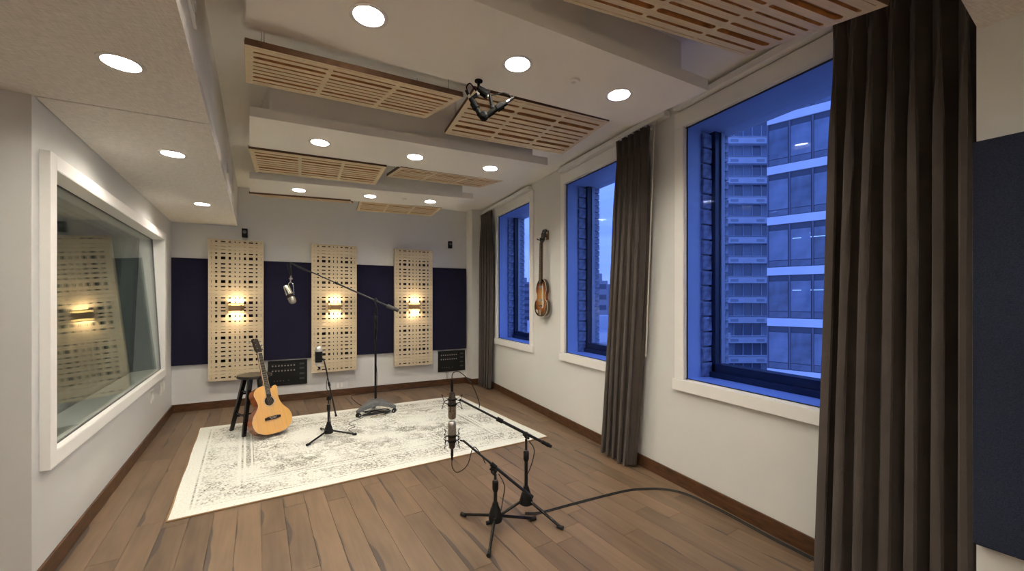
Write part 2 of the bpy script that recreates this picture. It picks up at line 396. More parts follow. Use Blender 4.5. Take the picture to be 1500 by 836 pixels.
while w_ < 4.6:
    s = -4.0 - rnd.random()*1.2
    while s < 4.3:
        ln_ = rnd.choice((.75, 1.0, 1.25, 1.5, 1.75)) + rnd.random()*.2
        q = [(s+.0008, w_+.0008), (s+ln_-.0008, w_+.0008), (s+ln_-.0008, w_+PW-.0008), (s+.0008, w_+PW-.0008)]
        W = [tuple((L0+lu*a+ln*b)[:2]) for a, b in q]
        W = [W[0], W[3], W[2], W[1]]
        for i in range(4): W = clip(W, room[i], room[(i+1) % 4]) if W else W
        if len(W) >= 3 and abs(sum(W[i-1][0]*W[i][1]-W[i][0]*W[i-1][1] for i in range(len(W))))/2 > .004:
            bm = B(); dz = rnd.uniform(-.0006, 0)
            uvl = bm.loops.layers.uv.new('UVMap')
            prism(bm, W, -.013, dz)
            for f in bm.faces:
                for lp in f.loops:
                    r = lp.vert.co-L0; lp[uvl].uv = (r.dot(ln)-w_, r.dot(lu)-s)
            me = bpy.data.meshes.new('plank'); bm.to_mesh(me); bm.free(); link('plank', me, PLANK, fl)
        s += ln_
    w_ += PW

# ------------------------------------------------------------------ walls and ceilings
ce = thing('ceiling', None, None, kind='structure')
bm = B(); box(bm, -3.4, 2.95, -2.4, 6.7, H, H+.12); obj('ceiling_slab', bm, CEIL, ce)
wb = B(); box(wb, -.3, 4.5, -.15, -.0, 0, H, BM); obj('wall_back', wb, WALL, kind='structure')
bm = B(); prism(bm, [(2.205, 6.51), (2.235, 6.305), (2.50, 6.315), (2.50, 6.52)], 0, H-.001); obj('wall_pilaster', bm, WALL, kind='structure')
# left wall with the control-room opening
WO = (.15, 2.99, .645, 2.09)
bm = B()
box(bm, 0, WO[0], -.32, 0, 0, HS+.02, LM); box(bm, WO[1], 3.70, -.32, 0, 0, HS+.02, LM)
box(bm, WO[0], WO[1], -.32, 0, 0, WO[2], LM); box(bm, WO[0], WO[1], -.32, 0, WO[3], HS+.02, LM)
obj('wall_left', bm, WALLGLOSS, kind='structure')
bm = B(); box(bm, 0, .12, -2.3, -.32, 0, HS+.02, LM); obj('wall_alcove', bm, WALL, kind='structure')
bm = B(); box(bm, -3.35, -3.2, -2.4, 2.7, 0, H); obj('wall_outer', bm, WALL, kind='structure')
bm = B(); box(bm, -3.35, 2.9, -2.35, -2.2, 0, H); obj('wall_front', bm, WALL, kind='structure')
bm = B()
box(bm, .12, 3.9, -2.6, -2.5, 0, 2.6, LM); box(bm, 3.75, 3.9, -2.5, -.32, 0, 2.6, LM)
box(bm, .12, 3.9, -2.5, -.32, HS+.02, 2.6, LM)
obj('wall_control_room', bm, CTRL, kind='structure')
# near right wall that stands out into the room
bm = B(); prism(bm, [(2.15, .59), (2.95, .69), (2.95, -2.2), (2.51, -2.2)], 0, HS+.02); obj('wall_near_right', bm, WALL, kind='structure')
# window wall: piers, spandrels and heads in one masonry wall with three openings
ZB, ZT = .82, 2.72
WINS = [(1.08, 2.149), (2.715, 3.785), (4.632, 5.70)]
bm = B(); ys = [-2.3] + [v for a in WINS for v in a] + [6.7]
for i in range(0, len(ys), 2): box(bm, XR, 2.90, ys[i]-(0 if i == 0 else .0), ys[i+1], 0, H)
for a, b in WINS: box(bm, XR, 2.90, a, b, 0, ZB); box(bm, XR, 2.90, a, b, ZT, H)
obj('wall_right', bm, WALL, kind='structure')

# soffits (fabric underside on a drywall box)
SOFL = [(-.76, 2.18), (-.92, 3.39), (-1.13, 5.04)]
SEX = [(-.62, 1.0), (.55, -.75), (1.75, -.55), (-.6, -.9), (-1.95, -.9), (.0, -1.7), (1.2, -1.6)]  # unseen soffit lamps, added for more bounce light
def sfl(Y): return -.44 + (1.65-Y)*.12854
SP = dict(rear=[(-1.262, 2.716), (L0+lu*3.69).to_tuple()[:2], (sfl(6.375), 6.375), (sfl(2.735), 2.735)],
          mid=[(-3.2, 2.46), (-1.262, 2.706), (sfl(2.72), 2.725), (sfl(.282), .282), (-3.2, -.10)],
          front=[(-3.2, -.11), (sfl(.27)+.0, .272), (2.15, .585), (2.45, .62), (2.45, -2.2), (-3.2, -2.2)])
def inside(p, poly):
    c = False
    for i in range(len(poly)):
        a, b = poly[i-1], poly[i]
        if (a[1] > p[1]) != (b[1] > p[1]) and p[0] < (b[0]-a[0])*(p[1]-a[1])/(b[1]-a[1])+a[0]: c = not c
    return c
for k, P in SP.items():
    holes = [circ(x, y, .066) for x, y in SOFL+SEX if inside((x, y), P)]
    o = plate('soffit_panel', P, holes, .05, FABCEIL, FABCEIL, ce); o.location.z = HS
    bm = B(); prism(bm, P, HS+.05, H); obj('soffit_box', bm, CEIL, ce)

# baseboards
bm = B(); box(bm, .0, 3.70, 0, .014, 0, .098, LM); obj('baseboard_left', bm, BASE, kind='structure', bevel=.002)
bm = B(); box(bm, 0.0, 3.94, 0, .014, 0, .098, BM); obj('baseboard_back', bm, BASE, kind='structure', bevel=.002)
bm = B(); box(bm, XR-.014, XR, .64, 6.30, 0, .098); obj('baseboard_right', bm, BASE, kind='structure', bevel=.002)
bm = B(); prism(bm, [(2.190, 6.50), (2.222, 6.291), (2.445, 6.300), (2.445, 6.315), (2.235, 6.305), (2.205, 6.51)], 0, .098); obj('baseboard_pilaster', bm, BASE, kind='structure')

# vents in the soffit's side face
SOM = Matrix(((lu.x, ln.x, 0, sfl(1.65)), (lu.y, ln.y, 0, 1.65), (0, 0, 1, 0), (0, 0, 0, 1)))
def vent(s0, s1, z0, z1, label):
    t = thing('air_vent', label, 'vent', world(SOM, (s0+s1)/2, 0, z0), 'air vents along the soffit side')
    bm = B()
    for a in ((s0, s1, z0, z0+.02), (s0, s1, z1-.02, z1), (s0, s0+.02, z0+.02, z1-.02), (s1-.02, s1, z0+.02, z1-.02)): box(bm, a[0], a[1], .001, .012, a[2], a[3], SOM)
    obj('vent_frame', bm, TRIM, t)
    bm = B(); box(bm, s0+.02, s1-.02, .0005, .002, z0+.02, z1-.02, SOM); obj('vent_backing', bm, DARKFELT, t)
    n = int((z1-z0-.04)/.03)
    for i in range(n):
        z = z0+.03+i*.03
        bm = B(); box(bm, s0+.02, s1-.02, .003, .010, z, z+.010, SOM); obj('slat', bm, TRIM, t)
vent(-.45, .42, 2.55, 2.76, 'white slotted air vent on the left soffit side at the top edge of the picture')
vent(2.55, 3.35, 2.52, 2.78, 'white slotted air vent far down the left soffit side, near the last wooden panels')

# ------------------------------------------------------------------ windows 1-3
brick_mesh = {}
def brick_me(dx, dz, v):
    k = (round(dx, 3), round(dz, 3), v)
    if k not in brick_mesh:
        bm = B(); rr = random.Random(v); vs = box(bm, 0, dx, 0, .03, 0, dz)
        for q in vs: q.co += Vector((rr.uniform(-.002, .002), rr.uniform(-.004, .003), rr.uniform(-.002, .002)))
        bmesh.ops.bevel(bm, geom=bm.edges[:], offset=.003, segments=1, affect='EDGES')
        bmesh.ops.recalc_face_normals(bm, faces=bm.faces)
        me = bpy.data.meshes.new('brick'); bm.to_mesh(me); bm.free(); me.materials.append(BRICKM); brick_mesh[k] = me
    return brick_mesh[k]
for n, (a, b) in enumerate(WINS, 1):
    t = thing('window_%d' % n, None, None, (XR, (a+b)/2, ZB), kind='structure')
    bm = B(); cw = .09
    box(bm, XR-.02, XR, b, b+cw, ZB, ZT); box(bm, XR-.02, XR, a-cw, a, ZB, ZT); box(bm, XR-.02, XR, a-cw, b+cw, ZT, ZT+.125)
    obj('casing', bm, TRIM, t, bevel=.002)
    bm = B()
    box(bm, XR-.026, XR-.02, b+.004, b+.03, ZB, ZT+.004); box(bm, XR-.026, XR-.02, a-.03, a-.004, ZB, ZT+.004); box(bm, XR-.026, XR-.02, a-.03, b+.03, ZT+.004, ZT+.03)
    obj('casing_bead', bm, TRIM, t)
    bm = B(); box(bm, XR-.035, XR, a-cw-.01, b+cw+.01, ZB-.085, ZB-.002); obj('sill', bm, TRIM, t, bevel=.002)
    # reveal lining 15 cm deep
    rl = mat('reveal_paint', (.85, .85, .85), .5) if n == 1 else bpy.data.materials['reveal_paint']
    bm = B(); d = XR+.15
    box(bm, XR, d, b-.008, b+.0, ZB, ZT); box(bm, XR, d, a, a+.008, ZB, ZT); box(bm, XR, XR+.28, a, b, ZB, ZB+.008); box(bm, XR, XR+.44, a, b, ZT-.008, ZT)
    obj('reveal', bm, rl, t)
    bm = B()
    for q in ((b-.012, b-.008, ZB, ZT), (a+.008, a+.012, ZB, ZT)): box(bm, XR-.004, XR+.008, q[0], q[1], q[2], q[3])
    box(bm, XR-.004, XR+.008, a, b, ZT-.014, ZT-.008); box(bm, XR-.004, XR+.008, a, b, ZB+.008, ZB+.012)
    obj('gasket', bm, GASKET, t)
    bm = B(); box(bm, XR-.001, XR+.003, a+.012, b-.012, ZB+.012, ZT-.014)
    obj('pane', bm, BLUEGLASS, t, label='blue tinted inner pane')
    # outer window
    bm = B(); x0, x1 = XR+.25, XR+.34
    box(bm, x0, x1, b-.055, b, ZB, ZT); box(bm, x0, x1, a, a+.055, ZB, ZT); box(bm, x0, x1, a, b, ZB, ZB+.11); box(bm, x0, x1, a, b, ZT-.0078, ZT-.001)
    box(bm, x0-.03, x0, a, b, ZB, ZB+.05)
    of = obj('outer_frame', bm, DARKFRAME, t, bevel=.004)
    bm = B(); box(bm, x0+.05, x0+.056, a+.055, b-.055, ZB+.11, ZT-.012); obj('outer_pane', bm, OUTGLASS, of)
    bm = B(); box(bm, x0+.056, x1+.004, b-.066, b-.055, ZB+.11, ZT-.012); obj('glazing_bead', bm, WHITEP, of)
    for side in (0, 1):
        for (xa, xb, dz, gp) in ((XR+.152, XR+.248, .105, .012), (XR+.345, XR+.44, .062, .011)):
            z = ZB+.012; i = 0
            while z+dz < ZT:
                me = brick_me(xb-xa, dz, (i*5+n+side) % 6)
                o = link('brick', me, None, t)
                if side == 0: o.location = Vector((xa, b-.028, z))-ORG[t.name]
                else: o.location = Vector((xb, a+.028, z))-ORG[t.name]; o.rotation_euler = (0, 0, math.pi)
                z += dz+gp; i += 1

# ------------------------------------------------------------------ control-room window
t4 = thing('window_4', None, None, world(LM, 1.57, 0, .645), kind='structure')
s0, s1, z0, z1 = WO; p = .04
bm = B()
box(bm, s0-.075, s0, 0, p, z0-.075, z1+.075, LM); box(bm, s1, s1+.075, 0, p, z0-.075, z1+.075, LM)
box(bm, s0, s1, 0, p, z0-.075, z0, LM); box(bm, s0, s1, 0, p, z1, z1+.075, LM)
obj('casing', bm, TRIM, t4, bevel=.002)
bm = B(); box(bm, s0, s1, -.32, p-.002, z0, z0+.004, LM); obj('sill', bm, TRIM, t4)
bm = B(); box(bm, s0, s0+.004, -.32, p-.002, z0, z1, LM); box(bm, s1-.004, s1, -.32, p-.002, z0, z1, LM); box(bm, s0, s1, -.32, p-.002, z1-.004, z1, LM)
obj('reveal', bm, TRIM, t4)
def tilted_pane(ob, ot, name):
    bm = B(); th = .008
    vs = [(s0+.006, ob), (s1-.006, ob), (s1-.006, ot), (s0+.006, ot)]; zz = [z0+.006, z0+.006, z1-.006, z1-.006]
    f = [bm.verts.new(LM @ Vector((v[0], v[1], z))) for v, z in zip(vs, zz)]; g = [bm.verts.new(LM @ Vector((v[0], v[1]-th, z))) for v, z in zip(vs, zz)]
    bm.faces.new(f); bm.faces.new(list(reversed(g)))
    for i in range(4): bm.faces.new((f[i], f[(i+1) % 4], g[(i+1) % 4], g[i]))
    obj(name, bm, CTRLGLASS, t4)
    bm = B()
    for i in range(4):
        a = LM @ Vector((vs[i][0], vs[i][1]-.004, zz[i])); b_ = LM @ Vector((vs[(i+1) % 4][0], vs[(i+1) % 4][1]-.004, zz[(i+1) % 4])); rod(bm, a, b_, .005, seg=6)
    obj('gasket', bm, GASKET, t4)
tilted_pane(.005, -.065, 'pane'); tilted_pane(-.225, -.17, 'pane')

# switch plates on the left wall, outlets on the back wall
def wall_plate(M, s, z, w_, h, label, cat, grp, sockets):
    t = thing('wall_plate' if cat == 'wall plate' else 'power_outlet', label, cat, world(M, s, 0, z-h/2), grp)
    bm = B(); box(bm, s-w_/2, s+w_/2, .0, .006, z-h/2, z+h/2, M); obj('cover_plate', bm, WHITEP, t, bevel=.002)
    for q in sockets:
        bm = B(); box(bm, s+q-.017, s+q+.017, .006, .009, z-.034, z+.034, M); obj('socket' if cat != 'wall plate' else 'rocker', bm, TRIM, t, bevel=.001)
wall_plate(LM, 2.57, .435, .115, .125, 'white wall plate below the control-room window, nearest of the three to the camera', 'wall plate', 'white plates below the control-room window', (-.025, .025))
wall_plate(LM, 2.99, .43, .075, .125, 'white wall plate below the control-room window, the middle of the three', 'wall plate', 'white plates below the control-room window', (0,))
wall_plate(LM, 3.17, .43, .075, .125, 'white wall plate below the control-room window, the one closest to the back corner', 'wall plate', 'white plates below the control-room window', (0,))
wall_plate(BM, 1.945, .155, .115, .09, 'white double outlet low on the back wall under the middle lattice panel', 'outlet', None, (-.025, .025))
wall_plate(BM, 2.10, .175, .075, .10, 'blank white plate low on the back wall, right of the double outlet', 'wall plate', None, ())

# ------------------------------------------------------------------ curtain tracks and curtains
for n, (a, b) in enumerate(WINS, 1):
    bm = B(); box(bm, XR-.07, XR-.002, (a-.42 if n < 3 else a-.05), (b+.06 if n < 3 else b+.55), 2.855, 2.90)
    o = obj('curtain_track', bm, TRIM, bevel=.003)
    tag(o, ['cream curtain track above the nearest window', 'cream curtain track above the middle window', 'cream curtain track above the farthest window'][n-1], 'curtain track', 'curtain tracks over the windows')
def curtain(label, top, bot, xt, xb, folds, amp, ztop, seed, zb=.015, wand=None):
    rr = random.Random(seed); nu = folds*16; nv = 26
    ph = [rr.uniform(-.35, .35) for _ in range(folds+2)]; am = [rr.uniform(.7, 1.15) for _ in range(folds+2)]
    t = thing('curtain', label, 'curtain', ((xt+xb)/2, (bot[0]+bot[1])/2, zb), 'charcoal curtains at the windows')
    def pt(u, v):
        ya = top[0]+(bot[0]-top[0])*v**1.3; yb = top[1]+(bot[1]-top[1])*v**1.3
        k = u*folds; i = int(min(k, folds-1)); fr = k-i
        a_ = am[i]*(1-fr)+am[i+1]*fr; p_ = ph[i]*(1-fr)+ph[i+1]*fr
        phi = 2*math.pi*(k+p_*.35*min(1, v*2)) + .25*math.sin(3*v+seed+i)
        A = amp*a_*(.35+.65*min(1, v*5))
        head = max(0, 1-v*14)
        x = xt+(xb-xt)*v+A*math.sin(phi)+head*.012*math.sin(3*phi)-.018*math.sin(v*math.pi)*math.sin(k*1.1+seed)
        y = ya+(yb-ya)*u + .34*(yb-ya)/folds*math.sin(2*phi)*min(1, v*4)
        z = ztop+(zb-ztop)*v + (.006*math.sin(phi) if v > .98 else 0)
        return Vector((x, y, z))
    g = [[pt(i/nu, (j/nv)**1.25) for i in range(nu+1)] for j in range(nv+1)]
    bm = B(); V = [[bm.verts.new(p) for p in row] for row in g]
    for j in range(nv):
        for i in range(nu): bm.faces.new((V[j][i], V[j][i+1], V[j+1][i+1], V[j+1][i]))
    c = obj('drape', bm, VELVET, t, smooth=True)
    s = c.modifiers.new('thick', 'SOLIDIFY'); s.thickness = .004; s.offset = 0
    # stitched hem, a sub-part
    bm = B()
    V = [[bm.verts.new(pt(i/nu, v)+Vector((-.003, 0, 0))) for i in range(nu+1)] for v in (.955, .9995)]
    for i in range(nu): bm.faces.new((V[0][i], V[0][i+1], V[1][i+1], V[1][i]))
    h = obj('hem', bm, VELVET, c, smooth=True)
    bm = B(); 
    for k in range(folds):
        p_ = pt((k+.5)/folds, .0); rod(bm, (XR-.036, p_.y, ztop-.01), (XR-.036, p_.y, 2.856), .004, seg=6)
        rod(bm, (XR-.036, p_.y, ztop-.004), (p_.x, p_.y, ztop-.012), .003, seg=6)
    obj('hook', bm, WHITEP, t, kind='stuff')
    if wand:
        bm = B(); rod(bm, wand[0], wand[1], .005); rod(bm, wand[0], (XR-.036, wand[0][1], 2.856), .004); obj('draw_wand', bm, ROD, t, label='cream draw wand')
curtain('wide charcoal curtain on the right of the nearest window beside the slate panel', (.60, 1.13), (.585, 1.19), 2.335, 2.315, 7, .055, 2.84, 3, zb=.012)
curtain('tall narrow charcoal curtain gathered between the nearest and the middle window', (2.42, 2.80), (2.60, 2.985), 2.355, 2.35, 5, .05, 2.82, 11, zb=.018, wand=((2.39, 2.395, 2.80), (2.40, 2.50, .95)))
curtain('slim charcoal curtain in the far corner beside the farthest window', (5.76, 6.20), (5.83, 6.235), 2.36, 2.355, 5, .045, 2.82, 23, zb=.018)

# ------------------------------------------------------------------ ceiling clouds and lamps
LZ = 2.62
CL = [dict(out=[(-.20, 1.36), (.53, 1.50), (1.99, 1.575), (1.92, 2.13), (-.31, 2.09), (-.31, 1.35)], l=[(.17, 1.78), (.89, 1.82), (1.56, 1.84)], lab='wide white ceiling cloud nearest the camera with three downlights'),
      dict(out=[(-.44, 3.08), (1.80, 3.07), (1.65, 3.67), (-.53, 3.69)], l=[(-.03, 3.37), (.69, 3.37), (1.37, 3.37)], lab='white ceiling cloud in the middle of the row with three downlights'),
      dict(out=[(-.67, 4.67), (1.60, 4.48), (1.55, 5.05), (-.76, 5.32)], l=[(-.25, 4.93), (.48, 4.87), (1.17, 4.82)], lab='white ceiling cloud farthest from the camera with three downlights')]
CL[0]['out'] = [(-.225, 1.47), (1.99, 1.585), (1.92, 2.13), (-.31, 2.09)]
def in_poly_scale(P, ins):
    cx = sum(p[0] for p in P)/4; cy = sum(p[1] for p in P)/4
    return [(p[0]+(ins if p[0] < cx else -ins), p[1]+(ins if p[1] < cy else -ins)) for p in P]
for c in CL:
    P = c['out']; cx = sum(p[0] for p in P)/4; cy = sum(p[1] for p in P)/4
    t = thing('ceiling_cloud', c['lab'], 'ceiling panel', (cx, cy, LZ), 'white ceiling clouds hung across the room')
    o = plate('cloud_plate', P, [circ(x, y, .066) for x, y in c['l']], .065, CEIL, CEIL, t)
    o.location.z = LZ
    bm = B(); prism(bm, in_poly_scale(P, .10), LZ+.065, H); obj('cloud_box', bm, CEIL, t)
LAMPS = []
def lamp_proto():
    t = thing('ceiling_light', 'x', 'ceiling light', (0, 0, 0))
    bm = B(); seg = 32
    prof = [(.060, .030), (.060, .0), (.062, -.004), (.078, -.004), (.078, -.0005), (.066, .0)]
    rings = [[bm.verts.new((r*math.cos(2*math.pi*i/seg), r*math.sin(2*math.pi*i/seg), z)) for i in range(seg)] for r, z in prof]
    for k in range(len(rings)-1):
        for i in range(seg): bm.faces.new((rings[k][i], rings[k][(i+1) % seg], rings[k+1][(i+1) % seg], rings[k+1][i]))
    obj('trim_ring', bm, REFLECTOR, t, smooth=True)
    bm = B(); lathe(bm, [(.056, .026), (.056, .020), (.001, .018)], (0, 0, 0), seg=28)
    obj('lens', bm, LENS, t)
    return t
LP = lamp_proto()
rowlab = ['nearest white cloud', 'middle white cloud', 'farthest white cloud']
poslab = ['left', 'middle', 'right']
spots = []
for i, c in enumerate(CL):
    for j, (x, y) in enumerate(c['l']): spots.append((x, y, LZ, 'glowing round downlight in the %s, the %s one of its three' % (rowlab[i], poslab[j]), 'round downlights in the clouds'))
for j, (x, y) in enumerate(SOFL): spots.append((x, y, HS, 'glowing round downlight in the low left soffit, the %s one of the three' % ['nearest', 'middle', 'farthest'][j], 'round downlights in the left soffit'))
SEXL = ['left soffit, just out of the picture above the camera', 'soffit behind the camera, near the middle', 'soffit behind the camera, on the window side', 'soffit behind the camera, left of the middle', 'soffit at the far left behind the camera', 'soffit near the wall behind the camera, left of centre', 'soffit near the wall behind the camera, right of centre']
for (x, y), q in zip(SEX, SEXL): spots.append((x, y, HS, 'added unseen downlight in the ' + q, 'added unseen downlights in the soffit behind the camera'))
for i, (x, y, z, lab, grp) in enumerate(spots):
    o = LP if i == 0 else copy_tree(LP)
    o.location = (x, y, z); o['label'] = lab; o['group'] = grp
for x, y, lab in ((1.234, 1.828, 'flat white detector disc on the nearest cloud between two downlights'), (.851, 4.825, 'flat white detector disc on the farthest cloud')):
    t = thing('ceiling_detector', lab, 'detector', (x, y, LZ), 'white detector discs on the clouds')
    bm = B(); lathe(bm, [(.035, 0), (.036, -.006), (.033, -.010)], (x, y, LZ), seg=24); obj('cover_disc', bm, CEIL, t, smooth=True)
    bm = B(); lathe(bm, [(.012, -.010), (.010, -.013)], (x, y, LZ), seg=16); obj('sensor', bm, WHITEP, t)

# ------------------------------------------------------------------ slotted ceiling baffles
SLW = [.003, .019, .037, .021, .015, .015, .021, .037, .019, .003]
def baffle_holes():
    W, D = 1.0, .63; hs = []
    n = len(SLW); mg = .022; gap = (D-2*mg-sum(SLW))/(n-1)
    y = -D/2+mg
    for wd in SLW:
        for k in range(3):
            cell = (W-.04)/3; xa = -W/2+.02+cell*k+.010; xb = xa+cell-.020
            r = wd/2; cyy = y+r; pts = []
            m = 6 if wd > .006 else 2
            for i in range(m+1): a = -math.pi/2+math.pi*i/m; pts.append((xb-r+r*math.cos(a), cyy+r*math.sin(a)))
            for i in range(m+1): a = math.pi/2+math.pi*i/m; pts.append((xa+r+r*math.cos(a), cyy+r*math.sin(a)))
            hs.append(pts)
        y += wd+gap
    return hs
def baffle_proto():
    t = thing('slatted_ceiling_panel', 'x', 'ceiling panel', (0, 0, 0))
    plate('slotted_face', [(-.5, -.315), (.5, -.315), (.5, .315), (-.5, .315)], baffle_holes(), .018, MAPLEC, SLOT_LIT, t, m_outer=EDGE)
    bm = B()
    for q in ((-.498, .498, -.313, -.298), (-.498, .498, .298, .313), (-.498, -.483, -.298, .298), (.483, .498, -.298, .298)): box(bm, q[0], q[1], q[2], q[3], .018, .028)
    obj('rim', bm, EDGE, t)
    bm = B(); box(bm, -.483, .483, -.298, .298, .020, .0275); obj('core', bm, BROWNCORE, t)
    return t
BP = baffle_proto()
BF = [((.164, 2.423, 2.612), 8.1, 9.9, -3.2, 'slotted birch ceiling panel on the left, just behind the nearest cloud'),
      ((1.341, 2.598, 2.684), 1.8, -4.3, -1.1, 'slotted birch ceiling panel on the right behind the nearest cloud, below the black microphone pair'),
      ((-.028, 4.02, 2.609), 3.0, -.9, -1.2, 'slotted birch ceiling panel on the left, behind the middle cloud'),
      ((1.124, 3.996, 2.665), 4.1, 7.5, -1.6, 'slotted birch ceiling panel on the right, behind the middle cloud'),
      ((-.205, 5.49, 2.655), -5.9, 10.3, 0, 'slotted birch ceiling panel seen edge-on at the left behind the farthest cloud'),
      ((.928, 5.616, 2.665), -.5, .3, -.9, 'slotted birch ceiling panel at the right behind the farthest cloud, nearest the back wall'),
      ((1.395, 1.07, 2.585), -4.0, 14, -.2, 'slotted birch ceiling panel at the top right of the picture, in front of the nearest window')]
for i, (loc, ya, pi_, ro, lab) in enumerate(BF):
    o = BP if i == 0 else copy_tree(BP)
    o['label'] = lab; o['group'] = 'slotted birch panels hung from the ceiling'
    Rm = Matrix.Rotation(R(ya), 3, 'Z') @ Matrix.Rotation(R(pi_), 3, 'X') @ Matrix.Rotation(R(ro), 3, 'Y')
    o.location = loc; o.rotation_euler = Rm.to_euler(); o.scale = (1.05, .955, 1); Ri = Matrix.Diagonal((1/1.05, 1/.955, 1)) @ Rm.inverted()
    for sx in (-.45, .45):
        for sy in (-.26, .26):
            a = Vector(loc)+Rm @ Vector((sx, sy, .024)); bm = B()
            pts = [a, Vector((a.x+.0, a.y, H))]
            rod(bm, pts[0], pts[1], .0012, seg=5); rod(bm, a, a+Vector((0, 0, .018)), .004, seg=6)
            for v in bm.verts: v.co = Ri @ (v.co-Vector(loc))
            obj('hanging_wire', bm, BLACKM, o, local=True)

# ------------------------------------------------------------------ back wall: acoustic panels and lattices
def soft_panel(name, M, s0_, s1_, z0_, z1_, th, m, label, grp):
    t = thing(name, label, 'acoustic panel', world(M, (s0_+s1_)/2, 0, z0_), grp)
    bm = B(); box(bm, s0_, s1_, .004, th, z0_, z1_, M); obj('fabric_wrap', bm, m, t, bevel=.004)
    bm = B(); box(bm, s0_+.04, s1_-.04, 0, .004, z0_+.04, z1_-.04, M); obj('wall_mount', bm, BLACKP, t)
g_ = 'navy fabric panels on the back wall'
soft_panel('fabric_absorber', BM, .005, .62, .592, 1.95, .045, NAVY, 'navy fabric wall panel in the left corner, left of the first lattice', g_)
soft_panel('fabric_absorber', BM, .624, 1.86, .592, 1.95, .045, NAVY, 'navy fabric wall panel between the left and the middle lattice', g_)
soft_panel('fabric_absorber', BM, 1.864, 3.02, .592, 1.95, .045, NAVY, 'navy fabric wall panel between the middle and the right lattice', g_)
soft_panel('fabric_absorber', BM, 3.024, 3.925, .592, 1.95, .045, NAVY, 'navy fabric wall panel at the far right, right of the third lattice', g_)
nu_ = Vector((.12771, -.99181, 0)); nn_ = Vector((-.99181, -.12771, 0))
NM = Matrix(((nu_.x, nn_.x, 0, 2.15), (nu_.y, nn_.y, 0, .59), (0, 0, 1, 0), (0, 0, 0, 1)))
soft_panel('fabric_absorber', NM, -.003, 1.25, .546, 1.985, .046, NAVY2, 'large slate blue fabric panel on the near right wall beside the wide curtain', None)

colc = [(.055, .005), (.14, .030), (.262, .062), (.38, .036), (.475, .016), (.56, .016), (.655, .034), (.765, .060), (.872, .028), (.955, .006)]
rowy = [(55, 's'), (80, 't'), (100, 't'), (120, 's'), (145, 'T'), (178, 'm'), (200, 's'), (222, 's'), (245, 's'), (275, 'T'), (303, 's'), (325, 't'), (345, 't'), (365, 's'), (392, 'T'), (418, 's'), (436, 's'), (465, 'T'), (495, 'm'), (520, 't'), (540, 't'), (555, 's'), (585, 'T'), (613, 's'), (638, 's'), (660, 's'), (685, 's'), (712, 'T'), (743, 's'), (765, 't'), (785, 't'), (803, 's')]
RH = dict(s=.017, t=.0035, m=.020, T=.037)
LW_, LH_ = .60, 1.83
def lattice_proto():
    t = thing('lattice_panel', 'x', 'lattice panel', (0, 0, 0))
    hs = []
    for y, k in rowy:
        f = (y-42)/(820-42); yc = LH_*(1-f); h = RH[k]
        for c, w_ in colc:
            w_ *= .78
            xc = -LW_/2+c*LW_; hs.append([(xc-w_/2, yc-h/2), (xc+w_/2, yc-h/2), (xc+w_/2, yc+h/2), (xc-w_/2, yc+h/2)])
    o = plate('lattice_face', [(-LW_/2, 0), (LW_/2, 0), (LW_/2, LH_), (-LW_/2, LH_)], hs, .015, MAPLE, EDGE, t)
    o.rotation_euler = (R(90), 0, 0)      # face towards -y
    o.location = (0, 0, 0)
    bm = B()
    for q in ((-LW_/2+.002, LW_/2-.002, 0.002, .02), (-LW_/2+.002, LW_/2-.002, LH_-.02, LH_-.002)): box(bm, q[0], q[1], .0, .055, q[2], q[3])
    for x in (-LW_/2+.002, LW_/2-.020): box(bm, x, x+.018, .0, .055, .02, LH_-.02)
    obj('rim', bm, MAPLE, t, local=True)
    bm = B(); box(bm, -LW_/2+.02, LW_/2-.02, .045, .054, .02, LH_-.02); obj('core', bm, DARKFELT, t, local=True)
    return t
LT = lattice_proto(); yaw_b = math.atan2(bu.y, bu.x)
for i, s in enumerate((.69, 1.868, 3.015)):
    o = LT if i == 0 else copy_tree(LT)
    o.location = world(BM, s, .105, .375 if i == 0 else .385); o.rotation_euler = (0, 0, yaw_b)
    o['label'] = 'tall pale birch lattice panel with square holes, the %s of three on the back wall' % ['left', 'middle', 'right'][i]; o['group'] = 'birch lattice panels on the back wall'
